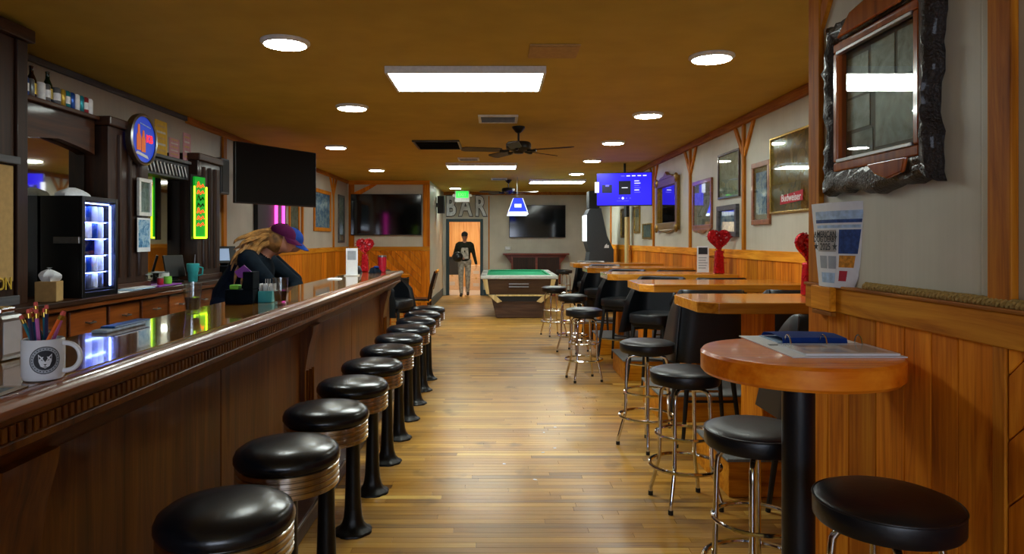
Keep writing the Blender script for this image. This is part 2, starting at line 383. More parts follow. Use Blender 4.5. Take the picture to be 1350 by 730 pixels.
m = MB().box(XL, -1.30, YF, YF+.1, 0, ZC).box(-.455, XR+.1, YF, YF+.1, 0, ZC).box(-1.30, -.455, YF, YF+.1, 2.0, ZC)
wf = struct(m.build('wall_far', 'panel_wall_x'), 'grey far wall with doorway and television', 'wall')

def plank_row(parent, mat, a0, a1, z0, z1, face, axis, w=(.12, .19), t=.016, sgn=-1, bev=.003):
    a = a0
    while a < a1-.02:
        ww = min(random.uniform(*w), a1-a)
        if a1-(a+ww) < .05: ww = a1-a
        if axis == 'y': m = MB().box(0, t, 0, ww-.003, 0, z1-z0); loc = (face-t if sgn < 0 else face, a, z0)
        else: m = MB().box(0, ww-.003, 0, t, 0, z1-z0); loc = (a, face-t, z0)
        m.build('plank', mat, parent, bev=bev, loc=loc, seg=1); a += ww
# near right wainscot
plank_row(wn, 'pine', 1.93, 3.08, .12, 1.215, XN, 'y', (.12, .2))
bx('stile', 'pine_trim', XN-.022, XN, 1.88, 1.927, .12, 1.215, wn, .003)
def clip(poly, keep, val):          # keep the part of a polygon above (or below) a height
    out = []
    for i in range(len(poly)):
        A, B = poly[i], poly[(i+1) % len(poly)]
        ia, ib = ((A[1] >= val) if keep else (A[1] <= val)), ((B[1] >= val) if keep else (B[1] <= val))
        if ia: out.append(A)
        if ia != ib: out.append((A[0]+(B[0]-A[0])*(val-A[1])/(B[1]-A[1]), val))
    return out
for k in range(14):                 # diagonal boards at the street end of the jutting wall
    z = -1.2+k*.18; y0, y1 = .6, 1.875
    p = [(y1, z), (y1, z+.175), (y0, z+.175+1.2), (y0, z+1.2)]
    poly = clip(clip(p, True, .12), False, 1.215)
    if len(poly) > 2: MB().prism(poly, XN-.016, XN, 'x').build('plank', 'pine', wn, bev=.003, seg=1)
bx('rail', 'pine_y', XN-.028, XN, .5, 3.08, 1.212, 1.31, wn, .004)
bx('rail_cap', 'pine_trim_y', XN-.036, XN, .5, 3.08, 1.31, 1.322, wn, .003)
bx('block', 'pine_y', XN-.055, XN-.028, 2.80, 2.97, 1.215, 1.315, wn, .004)
bx('block_ledge', 'pine_trim_y', XN-.05, XN-.028, 2.80, 2.97, 1.195, 1.213, wn, .003)
bx('post', 'pine_trim', XN-.024, XN, 2.96, 3.06, 1.322, ZC-.001, wn, .004)
bx('post', 'pine_trim', XN-.024, XN, 1.855, 1.945, 1.322, ZC-.001, wn, .004)
MB().prism([(2.955, 2.42), (2.955, 2.52), (2.72, ZC-.001), (2.66, ZC-.001)], XN-.02, XN, 'x').build('brace', 'pine_trim', wn, bev=.003)
bx('end_board', 'pine', XN, XR-.002, 3.081, 3.1, .0, 1.32, wn, .003)
bx('baseboard', 'bar_dark_wood', XN-.02, XN, .5, 3.08, .001, .118, wn, .003)
m = MB()      # rope laid along the rail
for s_ in range(3):
    pts = []
    for k in range(360):
        yy = .9+k*(2.60-.9)/359; a = yy*2*PI/.055+s_*2*PI/3
        pts.append((XN-.016+.0075*math.cos(a), yy, 1.334+.0075*math.sin(a)))
    m.tube(pts, .0085, 6)
tag(m.build('rope', 'rope', None, SM), 'twisted tan rope lying along the wainscot rail', 'rope')

# far right wainscot, posts with braces, crown beam
plank_row(wr, 'pine', 3.12, YF, .0, 1.31, XR, 'y', (.16, .3))
bx('rail', 'pine_y', XR-.03, XR, 3.1, YF, 1.31, 1.405, wr, .004)
bx('crown_beam', 'pine_trim_y', XR-.05, XR, 3.1, YF, ZC-.085, ZC-.001, wr, .006)
def ybrace(parent, x, y, sx, z0, zc=ZC-.085, w=.06):
    d = .03*sx
    m = MB().box(min(x, x+d), max(x, x+d), y-w/2, y+w/2, z0, zc); m.build('post', 'pine_trim', parent, bev=.003)
    for s_ in (-1, 1):
        p = [(y+s_*.02, 2.34), (y+s_*.03, 2.44), (y+s_*.25, zc), (y+s_*.31, zc)]
        p = [(y+s_*.012, 2.36), (y+s_*.3, zc-.001), (y+s_*.23, zc-.001), (y+s_*.012, 2.45)]
        MB().prism(p, min(x, x+d*.8), max(x, x+d*.8), 'x').build('brace', 'pine_trim', parent, bev=.002)
for yy in (5.2, 7.2, 9.2, 11.35, 13.5, 15.6): ybrace(wr, XR, yy, -1, 1.405)
# left far wainscot and braces
plank_row(wl, 'pine', 8.0, YP, .0, 1.27, XL, 'y', (.3, .45), sgn=1)
bx('rail', 'pine_y', XL, XL+.03, 8.0, YP, 1.27, 1.36, wl, .004)
bx('crown_beam', 'pine_trim_y', XL, XL+.04, 7.2, YP, ZC-.07, ZC-.001, wl, .006)
bx('crown_beam', 'grey_carved', XL, XL+.03, -3, 7.2, ZC-.05, ZC-.001, wl, .006)
for yy in (9.3, 11.5, 13.7): ybrace(wl, XL, yy, 1, 1.36, ZC-.07)
bx('post', 'pine_trim', XL, XL+.03, 8.15, 8.25, 1.36, ZC-.07, wl, .003)
# partition: framed field, diagonal boards below
bx('rail', 'pine_x', XL+.04, -1.47, YP-.03, YP, 1.27, 1.36, wp, .004)
bx('crown_beam', 'pine_x', XL+.04, -1.47, YP-.04, YP, ZC-.09, ZC-.001, wp, .004)
bx('post', 'pine', -1.66, -1.47, YP-.035, YP, .0, 1.268, wp, .004)
bx('post', 'pine', -1.62, -1.47, YP-.035, YP, 1.362, ZC-.092, wp, .004)
bx('post', 'pine', XL+.04, XL+.16, YP-.035, YP, 1.362, ZC-.092, wp, .004)
MB().prism([(XL+.16, 2.42), (XL+.16, 2.55), (XL+.52, ZC-.092), (XL+.66, ZC-.092)], YP-.03, YP, 'y').build('brace', 'pine', wp, bev=.003)
for k in range(16):
    z = -1.35+k*.17; p = [(-1.66, z), (-1.66, z+.166), (XL+.04, z+.166+1.55), (XL+.04, z+1.55)]
    poly = clip(clip(p, True, .0), False, 1.27)
    if len(poly) > 2: MB().prism(poly, YP-.016, YP, 'y').build('plank', 'pine', wp, bev=.003, seg=1)
# teal door casing, baseboard, far wall trim
dt = MB().box(-1.38, -1.30, YF-.03, YF+.12, 0, 2.08).box(-.455, -.375, YF-.03, YF+.12, 0, 2.08).box(-1.30, -.455, YF-.03, YF+.12, 2.0, 2.08)
struct(dt.build('door_1', 'teal_trim', bev=.004), 'dark teal casing of the open doorway', 'door frame')
struct(bx('baseboard_corner', 'teal_trim', -1.47, -1.455, YP+.1, YF-.03, 0, .2), 'dark teal baseboard beside the doorway', 'baseboard')
struct(bx('baseboard_far', 'teal_trim', -.37, XR-.02, YF-.015, YF, 0, .15), 'dark teal baseboard of the far wall', 'baseboard')
struct(bx('trim_1', 'pine_trim', -.23, -.20, YF-.012, YF, .16, 2.70), 'thin vertical batten on the far wall', 'trim')
struct(bx('trim_2', 'pine_trim_y', -1.45, XR-.06, YF-.04, YF, 2.73, ZC-.001), 'rough wood beam under the far ceiling', 'trim')
# hallway beyond the doorway
hb = struct(bx('wall_hallway', 'plywood', -2.2, .6, 22.0, 22.1, 0, 2.6), 'warm plywood wall seen through the doorway', 'wall')
struct(bx('wall_hallway_side', 'panel_wall', -1.75, -1.65, YF+.1, 22.0, 0, 2.6), 'grey side wall of the lit hallway', 'wall')
struct(bx('wall_hallway_other', 'plywood', .1, .2, YF+.1, 22.0, 0, 2.6), 'plywood side wall of the lit hallway', 'wall')
struct(bx('ceiling_hallway', 'white_plastic', -2.2, .6, YF+.1, 22.1, 2.6, 2.7), 'ceiling of the hallway', 'ceiling')
struct(bx('floor_hallway', 'concrete_floor', -1.65, .1, YF-.0, 22.0, .0005, .004), 'pale floor of the hallway', 'floor')
hl = thing('hallway_light', 'square ceiling light in the hallway beyond the doorway', 'ceiling light', (-.75, 20.0, 2.6))
MB().box(-.3, .3, -.3, .3, -.04, 0).build('frame', 'white_plastic', hl)
MB().box(-.28, .28, -.28, .28, -.05, -.041).build('diffuser', 'hallway_glow', hl)

# ------------------------------------------------------------------ ceiling fixtures
def disc_light(x, y, where, r=.135):
    t = thing('round_ceiling_light', 'round flush ceiling light '+where, 'ceiling light', (x, y, ZC), 0, 'round flush lights')
    MB().lathe([(r+.022, -.0005), (r+.024, -.012), (r+.006, -.028), (r, -.028), (r, -.02)], 40).build('trim_ring', 'white_plastic', t, SM)
    MB().lathe([(r-.001, -.024), (r-.001, -.0285), (r*.7, -.031), (.001, -.032)], 40).build('diffuser', 'disc_light', t, SM)
for x, y, w in [(1.52, 4.83, 'above the end of the near high table'), (1.56, 7.05, 'above the third high table from the jutting wall'),
                (1.54, 9.05, 'above the fourth high table from the jutting wall'), (1.55, 11.1, 'just past the last high table'),
                (1.55, 13.3, 'in front of the kiosk'), (-1.385, 4.47, 'over the bar beside the drink glasses'),
                (-1.41, 6.65, 'over the bar beside the bartenders'), (-2.24, 9.5, 'beside the big wall television past the bar'),
                (-2.22, 12.6, 'in front of the partition television'), (-1.03, 17.0, 'in front of the lit exit sign')]:
    disc_light(x, y, w)
def panel_light(x, y, w, d, where):
    t = thing('flat_panel_light', 'white framed flat panel light '+where, 'ceiling light', (x, y, ZC), 0, 'flat panel lights')
    m = MB(); f = .022
    for a in ((-w/2, w/2, -d/2, -d/2+f), (-w/2, w/2, d/2-f, d/2), (-w/2, -w/2+f, -d/2+f, d/2-f), (w/2-f, w/2, -d/2+f, d/2-f)): m.box(a[0], a[1], a[2], a[3], -.055, -.0005)
    m.build('frame', 'white_plastic', t, bev=.003)
    MB().box(-w/2+f, w/2-f, -d/2+f, d/2-f, -.05, -.044).build('diffuser', 'panel_light', t)
panel_light(-.235, 5.43, 1.21, .66, 'between the two nearest rows of round lights')
panel_light(-.26, 11.8, 1.21, .62, 'beyond the first ceiling fan')
panel_light(1.31, 14.9, 1.21, .62, 'beside the pool table lamp')

def vent(x, y, w, d, mat, slat, where, n=7):
    t = thing('ceiling_vent', where, 'vent', (x, y, ZC))
    m = MB(); f = .03
    for a in ((-w/2, w/2, -d/2, -d/2+f), (-w/2, w/2, d/2-f, d/2), (-w/2, -w/2+f, -d/2+f, d/2-f), (w/2-f, w/2, -d/2+f, d/2-f)): m.box(a[0], a[1], a[2], a[3], -.02, -.0005)
    m.build('frame', mat, t, bev=.003)
    MB().box(-w/2+f, w/2-f, -d/2+f, d/2-f, -.004, -.0005).build('backing', 'black_matte' if slat != 'none' else mat, t)
    for k in range(n):
        yy = -d/2+f+(k+.5)*(d-2*f)/n
        MB().box(-w/2+f, w/2-f, -.012, .012, -.002, .002, Matrix.Rotation(.6, 4, 'X')).build('slat', slat, t, loc=(0, yy, -.012))
vent(.014, 7.3, .42, .42, 'white_plastic', 'ink_grey', 'white louvred vent in front of the nearer ceiling fan', 6)
vent(-.45, 10.95, .34, .34, 'white_plastic', 'ink_grey', 'white louvred vent before the second panel light', 6)
vent(.05, 14.5, .34, .34, 'white_plastic', 'ink_grey', 'white louvred vent beside the farther ceiling fan', 6)
vent(-.8, 9.3, .62, .8, 'black_plastic', 'black_matte', 'large black square diffuser left of the nearer fan', 7)
hp = thing('access_panel', 'plain ceiling access panel painted ochre beside the first panel light', 'panel', (.39, 4.69, ZC))
MB().box(-.17, .17, -.16, .16, -.012, -.0005).build('cover', 'cardboard', hp, bev=.002)
MB().box(-.15, .15, -.14, .14, -.015, -.0125).build('raised_field', 'cardboard', hp, bev=.001)

def fan(x, y, a0, where, R=.66):
    t = thing('ceiling_fan', 'dark five-blade ceiling fan '+where, 'ceiling fan', (x, y, ZC))
    MB().lathe([(.075, -.0005), (.075, -.015), (.04, -.06), (.02, -.075)], 20).build('canopy', 'black_iron', t, SM)
    MB().lathe([(.012, -.07), (.012, -.18)], 10).build('rod', 'black_iron', t, SM)
    MB().lathe([(.03, -.165), (.13, -.18), (.145, -.2), (.145, -.25), (.12, -.27), (.07, -.285), (.05, -.31), (.01, -.315)], 28).build('motor', 'black_iron', t, SM)
    for k in range(5):
        a = a0+k*2*PI/5; M = Matrix.Rotation(a, 4, 'Z')
        MB().tube([(.11, 0, -.275), (.17, 0, -.285), (.22, 0, -.28)], [.014, .016, .02], 6, M=M).build('blade_iron', 'black_iron', t, SM)
        P = [(.2, -.045), (.24, -.062), (R-.04, -.07), (R, -.045), (R, .045), (R-.04, .07), (.24, .062), (.2, .045)]
        MB().prism(P, -.004, .004, 'z', M @ Matrix.Translation((0, 0, -.272)) @ Matrix.Rotation(.2, 4, 'X')).build('blade', 'back_bar_wood', t)
fan(.25, 7.85, math.radians(190), 'over the aisle beside the black diffuser')
fan(.25, 14.8, math.radians(200), 'near the far wall above the pool table')

# ------------------------------------------------------------------ the long bar
bar = thing('bar_counter', 'long polished dark wood bar with glossy top and dentil moulding', 'bar', (0, 0, 0))
Y0, Y1 = .5, 7.5
bx('countertop', 'bar_top_wood', -1.50, -1.085, Y0, Y1, 1.115, 1.17, bar, .006)
P = [(-1.10, 1.125), (-1.06, 1.118), (-1.038, 1.13), (-1.03, 1.15), (-1.034, 1.160), (-1.045, 1.169), (-1.06, 1.1715), (-1.075, 1.1695), (-1.084, 1.168), (-1.10, 1.165)]
MB().prism(P, Y0, Y1+.03, 'y').build('nosing', 'bar_nose_wood', bar, SM)
P = [(-1.10, 1.125), (-1.052, 1.125), (-1.052, 1.112), (-1.062, 1.108), (-1.062, 1.072), (-1.055, 1.066), (-1.055, 1.05), (-1.075, 1.04), (-1.10, 1.02), (-1.135, .985), (-1.16, .965), (-1.18, .955), (-1.20, .955), (-1.20, 1.115)]
MB().prism(P, Y0, Y1, 'y').build('cornice', 'bar_front_wood', bar, .4)
m = MB(); k = 0; yy = Y0+.02
while yy < Y1-.02: m.box(-1.0625, -1.054, yy, yy+.014, 1.074, 1.106); yy += .026
d = m.build('dentil_moulding', 'bar_front_wood', bar); d['kind'] = 'stuff'
seams = [.5, 1.62, 2.92, 4.2, 5.55, 6.9, 7.5]
for a, b in zip(seams, seams[1:]):
    MB().box(0, .025, .003, b-a-.003, 0, .86).build('front_panel', 'bar_front_wood', bar, bev=.004, loc=(-1.205, a, .1))
bx('core', 'bar_dark_wood', -1.47, -1.21, Y0, Y1, .002, 1.114, bar)
for yy in (1.62, 4.2, 7.0):
    p = MB().prism([(-1.18, .1), (-1.14, .1), (-1.14, .16), (-1.152, .18), (-1.152, .72), (-1.13, .86), (-1.105, .95), (-1.1, .99), (-1.18, .99)], yy-.1, yy+.1, 'y').build('pilaster', 'bar_front_wood', bar, .4)
    for q in (-.055, 0, .055):
        MB().tube([(-1.149, yy+q, .2), (-1.149, yy+q, .72)], .012, 6).build('flute', 'bar_front_wood', p, SM)
bx('foot_ledge', 'bar_dark_wood', -1.18, -.975, Y0, Y1, .002, .1, bar, .008)
bx('ledge_edge', 'steel', -.975, -.969, Y0, Y1, .085, .1, bar, .002)
bx('end_panel', 'bar_front_wood', -1.46, -1.19, Y1, Y1+.012, .002, 1.1, bar, .003)

# ------------------------------------------------------------------ swivel stools bolted to the floor along the bar
def bar_stool():
    t = thing('bar_stool', '', 'stool')
    n = 40; prof = [(.1, .001), (.1, .008), (.095, .014), (.075, .024), (.058, .045), (.048, .08), (.042, .13)]
    v = MB()
    rows = []
    for r, z in prof:
        rows.append([((r*(1-.05*(r > .05)*(math.cos(8*2*PI*i/n) < 0)))*math.cos(2*PI*i/n), (r*(1-.05*(r > .05)*(math.cos(8*2*PI*i/n) < 0)))*math.sin(2*PI*i/n), z) for i in range(n)])
    v.grid(rows, True); v.build('base_flange', 'black_iron', t, .9)
    MB().lathe([(.043, .12), (.037, .3), (.034, .60), (.05, .62), (.05, .64)], 24).build('post', 'black_iron', t, SM)
    MB().lathe([(.05, .63), (.15, .637), (.165, .643), (.165, .647)], 32).build('seat_pan', 'black_iron', t, SM)
    pr = [(.160, .640), (.174, .640)]
    for k in range(4):
        z = .643+k*.0205; pr += [(.174, z), (.1795, z+.004), (.1795, z+.014), (.174, z+.018)]
    pr += [(.17, .728)]
    MB().lathe(pr, 48).build('chrome_band', 'chrome_band', t, .6)
    MB().lathe([(.165, .722), (.177, .724), (.184, .735), (.184, .75), (.176, .768), (.157, .781), (.12, .790), (.07, .795), (.02, .797), (.001, .797)], 48).build('cushion', 'vinyl', t, SM)
    return t
ords = ['first', 'second', 'third', 'fourth', 'fifth', 'sixth', 'seventh', 'eighth', 'ninth', 'tenth', 'eleventh']
bs = bar_stool(); SX = -.745
for k in range(11):
    lab = 'black swivel stool with chrome band at the bar, %s counted from the pool table end' % ords[10-k]
    loc = (SX, 1.88+.552*k, 0)
    if k == 0: bs.location = loc; bs['label'] = lab; bs['group'] = 'swivel stools along the bar'; TREE[bs.name] = [(c, kids(c)) for c in kids(bs)]
    else: dup(bs, loc, k*.7, lab)

# ------------------------------------------------------------------ chrome framed stools
def chrome_stool():
    t = thing('chrome_stool', '', 'stool')
    MB().lathe([(.17, .690), (.19, .692), (.196, .70), (.197, .748), (.193, .757), (.185, .763), (.16, .772), (.1, .778), (.02, .78), (.001, .78)], 48).build('seat', 'vinyl_soft', t, SM)
    c = [( .1955*math.cos(2*PI*i/48), .1955*math.sin(2*PI*i/48), .755) for i in range(48)]
    MB().tube(c, .0035, 6, True).build('piping', 'vinyl_soft', t, SM)
    MB().lathe([(.1, .668), (.12, .672), (.12, .6895), (.02, .6895)], 24).build('swivel_plate', 'black_iron', t, SM)
    for k in range(4):
        M = Matrix.Rotation(PI/4+k*PI/2, 4, 'Z')
        pts = [(.04, 0, .66), (.1, 0, .66), (.128, 0, .652), (.142, 0, .63), (.147, 0, .58), (.152, 0, .40), (.155, 0, .24), (.163, 0, .21), (.2, 0, .075), (.208, 0, .05), (.21, 0, .012)]
        l = MB().tube(pts, .0115, 10, M=M).build('leg', 'chrome', t, SM)
        MB().lathe([(.014, .0005), (.014, .025)], 10, M @ Matrix.Translation((.21, 0, 0))).build('foot', 'black_matte', l, SM)
    MB().tube(circ(.163, 40, .40), .009, 8, True).build('brace_ring', 'chrome', t, SM)
    MB().tube(circ(.198, 44, .225), .011, 8, True).build('foot_ring', 'chrome', t, SM)
    return t
cs = chrome_stool(); first = True
for x, y, a, lab in [(1.13, 1.98, .5, 'black padded chrome stool in front of the round table, beside the diagonal boards'),
                     (1.03, 2.72, .35, 'black padded chrome stool behind the black post of the round table'),
                     (1.08, 3.92, .15, 'black padded chrome stool at the end of the high table next to the jutting wall'),
                     (1.10, 5.0, .6, 'black padded chrome stool between the first two high tables'),
                     (.94, 7.37, .2, 'black padded chrome stool standing in the aisle by the third high table'),
                     (1.02, 9.2, .9, 'black padded chrome stool by the end of the fourth high table'),
                     (.90, 10.8, .4, 'black padded chrome stool nearest the pool table front'),
                     (1.66, 16.8, .3, 'black padded chrome stool beyond the pool table against the red shelf')]:
    if first: cs.location = (x, y, 0); cs.rotation_euler = (0, 0, a); cs['label'] = lab; cs['group'] = 'chrome stools at the tables'; TREE[cs.name] = [(c, kids(c)) for c in kids(cs)]; first = False
    else: dup(cs, (x, y, 0), a, lab)

# ------------------------------------------------------------------ round table with binder
rt = thing('round_table', 'round orange wood high table on a black post', 'table', (1.06, 2.4, 0))
MB().lathe([(.30, 1.038), (.322, 1.04), (.33, 1.05), (.33, 1.108), (.322, 1.118), (.31, 1.12), (.001, 1.12)], 72).build('tabletop', 'round_table_wood', rt, .5)
MB().lathe([(.055, .02), (.055, 1.02), (.12, 1.024), (.12, 1.037)], 28).build('post', 'vinyl_soft', rt, SM)
MB().lathe([(.08, .001), (.08, .012), (.056, .03)], 28).build('base_plate', 'black_iron', rt, SM)

bi = thing('ring_binder', 'open white ring binder with clear sleeves on the round table', 'binder', (1.165, 2.50, 1.1205))
MB().box(-.19, .19, .022, .25, 0, .004).build('back_cover', 'white_paper', bi, bev=.001); MB().box(-.19, .19, -.25, -.022, 0, .004).build('front_cover', 'white_paper', bi, bev=.001)
MB().box(-.19, .19, -.0215, .0215, 0, .004).build('spine', 'white_paper', bi, bev=.001)
MB().box(-.14, .175, -.235, -.012, .0042, .012).build('page_stack', 'white_paper', bi, bev=.001)
MB().box(-.145, .18, -.238, -.008, .0122, .0132).build('clear_sleeve', 'sleeve', bi)
for k, (x0, x1, y0_, y1_) in enumerate([(-.11, .02, -.21, -.13), (.05, .15, -.21, -.05), (-.1, .0, -.1, -.04)]): MB().box(x0, x1, y0_, y1_, .01205, .01215).build('printed_block', 'ink_tan' if k else 'ink_sky', bi)
rows = [[(x, y, .0042+h*(.6+.4*math.cos(6*x))) for x in [-.11+.03*i for i in range(9)]] for y, h in ((.02, .004), (.025, .024), (.12, .03), (.2, .024), (.225, .006))]
MB().grid(rows).build('dark_pages', 'cap_blue', bi, SM)
MB().box(-.115, .13, .05, .235, .0043, .0075).build('under_pages', 'ink_sky', bi)
MB().box(-.17, .17, -.008, .008, .0042, .0075).build('ring_plate', 'steel', bi, bev=.001)
for x in (-.1, .03, .16):
    MB().tube([(x, .027*math.cos(a), .008+.034*math.sin(a)) for a in [PI*k/10 for k in range(11)]], .0026, 6).build('ring', 'chrome', bi, SM)

# ------------------------------------------------------------------ row of high tables along the right wall
TZ = 1.14
def high_table(y, lab):
    t = thing('high_table', lab, 'table', (0, y, 0), 0, 'high wood tables along the wall')
    P = [(1.2, .1), (1.3, 0), (2.585, 0), (2.585, .7), (1.28, .7), (1.2, .62)]
    MB().prism(P, TZ-.066, TZ, 'z').build('tabletop', 'table_wood', t, bev=.006)
    bx('pedestal', 'pine', 1.62, 1.70, .17, .53, .232, TZ-.067, t, .004)
    bx('wall_cleat', 'pine_y', 2.50, 2.585, .1, .6, TZ-.16, TZ-.067, t, .004)
    b = bx('footrest_box', 'pine_x', 1.36, 2.58, .0, .7, .002, .21, t, .004)
    bx('carpet_top', 'carpet', 1.345, 2.585, -.015, .715, .2105, .23, b, .006)
    return t
TY = [4.0, 5.65, 7.3, 8.95, 10.6]
for k, y in enumerate(TY):
    high_table(y, 'wood high table on a carpeted footrest box, %s counted from the jutting wall' % ords[k])

def barrel_chair():
    t = thing('barrel_chair', '', 'chair')
    # plan of the shell: U open to the front (+y)
    def U(s, w, d):
        # s from -1 (left front) to 1 (right front)
        a = abs(s); sg = -1 if s < 0 else 1; r = .12
        per = [(w*.5, d*.5), (w*.5, -d*.5+r), 'arc', (0, -d*.5)]
        L1 = d-r; L2 = r*PI/2; L3 = w*.5-r; tot = L1+L2+L3; q = (1-a)*tot
        if q < L1: p = (w*.5, d*.5-q)
        elif q < L1+L2: g = (q-L1)/r; p = (w*.5-r+r*math.cos(g), -d*.5+r-r*math.sin(g))
        else: p = (w*.5-r-(q-L1-L2), -d*.5)
        return (sg*p[0], p[1])
    n = 33; ss = [-1+2*i/(n-1) for i in range(n)]
    def top(s): a = abs(s); return 1.13-(max(0, a-.45)/.55)**1.5*.22
    rows = []
    lev = 6
    for k in range(lev+1):      # outside, bottom to top
        f = k/lev; rows.append([(*U(s, .58-.1*f, .44-.04*f+.0), .60+(top(s)-.60)*f) for s in ss])
    rows = [[(x, y-.05*((z-.6)/.53), z) for x, y, z in r] for r in rows]
    rows.append([(x*.97, y*.97, z+.012) for x, y, z in rows[-1]])
    for k in range(lev, -1, -1):  # inside, top to bottom
        f = k/lev; rows.append([(x, y-.05*((z-.6)/.53), z) for x, y, z in [(*U(s, .50-.1*f, .37-.04*f), .60+(top(s)-.60)*f) for s in ss]])
    m = MB().grid(rows); N = len(rows)
    for e in (0, n-1):
        m.f.append(tuple(k*n+e for k in range(N))); m.mi.append(0)
    for i in range(n-1): m.f.append((i, i+1, (N-1)*n+i+1, (N-1)*n+i)); m.mi.append(0)
    m.build('back_shell', 'vinyl_navy', t, 1.0)
    for s in (-.42, .42):
        pts = []
        for k in range(9):
            f = k/8; x, y = U(s, .586-.1*f, .446-.04*f); z = .605+(top(s)-.6)*f; pts.append((x, y-.05*f, z))
        MB().tube(pts, .004, 6).build('piping', 'grey_plastic', t, SM)
    P = []
    for i in range(40):
        a = 2*PI*i/40; c, s_ = math.cos(a), math.sin(a)
        P.append((.215*math.copysign(abs(c)**.6, c), .03+.22*math.copysign(abs(s_)**.6, s_)))
    m = MB()
    prof = [(.90, .70), (.99, .705), (1.0, .72), (1.0, .775), (.97, .79), (.8, .80), (.4, .805)]
    m.grid([[(x*k, .03+(y-.03)*k, z) for x, y in P] for k, z in prof], True)
    m.f.append(tuple(range(40))[::-1]); m.mi.append(0); o = 6*40; m.f.append(tuple(o+i for i in range(40))); m.mi.append(0)
    m.build('seat', 'vinyl_soft', t, SM)
    MB().box(-.17, .17, -.14, .19, .66, .699).build('seat_frame', 'black_matte', t, bev=.005)
    for sx in (-1, 1):
        for sy in (-1, 1):
            MB().tube([(sx*.15, .03+sy*.14, .665), (sx*.215, .03+sy*.2, .002)], [.022, .014], 8).build('leg', 'black_matte', t, SM)
    for sy in (-1, 1):
        z = .3; k = (.665-z)/.663
        MB().tube([(-.15-.065*k, .03+sy*(.14+.06*k), z), (.15+.065*k, .03+sy*(.14+.06*k), z)], .01, 8).build('stretcher', 'chrome' if sy > 0 else 'black_matte', t, SM)
    return t
bc = barrel_chair(); TREE[bc.name] = [(c, kids(c)) for c in kids(bc)]; first = True
for x, y, a, lab in [(1.72, 3.56, 0, 'black vinyl barrel chair between the jutting wall and the first high table'),
                     (1.60, 5.25, 0, 'black vinyl barrel chair near the aisle tucked at the second high table'),
                     (2.25, 5.25, 0, 'black vinyl barrel chair near the wall tucked at the second high table'),
                     (1.56, 6.72, 2.5, 'black vinyl barrel chair near the aisle between second and third high tables'),
                     (2.2, 6.85, 0, 'black vinyl barrel chair near the wall between second and third high tables'),
                     (1.54, 8.42, 2.5, 'black vinyl barrel chair near the aisle between third and fourth high tables'),
                     (2.2, 8.5, 0, 'black vinyl barrel chair near the wall between third and fourth high tables'),
                     (1.54, 10.1, 2.6, 'black vinyl barrel chair near the aisle between fourth and fifth high tables'),
                     (1.6, 11.75, 2.9, 'black vinyl barrel chair past the fifth high table'),
                     (-1.28, 8.25, -1.9, 'black vinyl barrel chair standing at the far end of the bar')]:
    if first: bc.location = (x, y, 0); bc.rotation_euler = (0, 0, a); bc['label'] = lab; bc['group'] = 'black barrel chairs'; first = False
    else: dup(bc, (x, y, 0), a, lab)

# low dining table and wooden chairs past the bar
dtb = thing('dining_table', 'low wood dining table behind the end of the bar', 'table', (-2.25, 11.6, 0))
MB().box(-.4, .4, -.6, .6, .71, .75).build('tabletop', 'table_wood', dtb, bev=.006)
for sx in (-1, 1):
    for sy in (-1, 1): MB().box(sx*.34-.03, sx*.34+.03, sy*.54-.03, sy*.54+.03, .001, .709).build('leg', 'pine', dtb, bev=.004)
def dining_chair():
    t = thing('dining_chair', '', 'chair')
    for sx in (-1, 1):
        MB().tube([(sx*.19, .19, .002), (sx*.19, .18, .44)], [.016, .02], 8).build('leg', 'pine_trim', t, SM)
        MB().tube([(sx*.19, -.22, .002), (sx*.19, -.18, .44), (sx*.19, -.22, .7), (sx*.19, -.30, .97)], [.016, .02, .019, .017], 8).build('leg', 'back_bar_wood', t, SM)
    MB().box(-.22, .22, -.2, .21, .435, .46).build('seat_frame', 'pine_x', t, bev=.006)
    MB().box(-.2, .2, -.17, .2, .461, .495).build('seat_pad', 'vinyl', t, bev=.014)
    MB().box(-.2, .2, -.012, .012, .0, .3, Matrix.Translation((0, -.235, .64)) @ Matrix.Rotation(.26, 4, 'X')).build('back_pad', 'vinyl', t, bev=.01)
    MB().box(-.21, .21, -.014, .014, .0, .045, Matrix.Translation((0, -.318, .945)) @ Matrix.Rotation(.26, 4, 'X')).build('top_rail', 'pine_x', t, bev=.006)
    for z in (.2, .28): MB().tube([(-.19, .185, z), (.19, .185, z)], .009, 8).build('stretcher', 'pine_trim', t, SM)
    return t
dc = dining_chair(); TREE[dc.name] = [(c, kids(c)) for c in kids(dc)]
dc.location = (-1.36, 11.9, 0); dc.rotation_euler = (0, 0, PI/2); dc['label'] = 'wood framed dining chair with dark back beside the partition wall boards'
dup(dc, (-1.62, 10.72, 0), .25, 'wood framed dining chair with orange top rail just past the bar end')
dup(dc, (-2.2, 10.62, 0), 0, 'wood framed dining chair mostly hidden behind the bar')
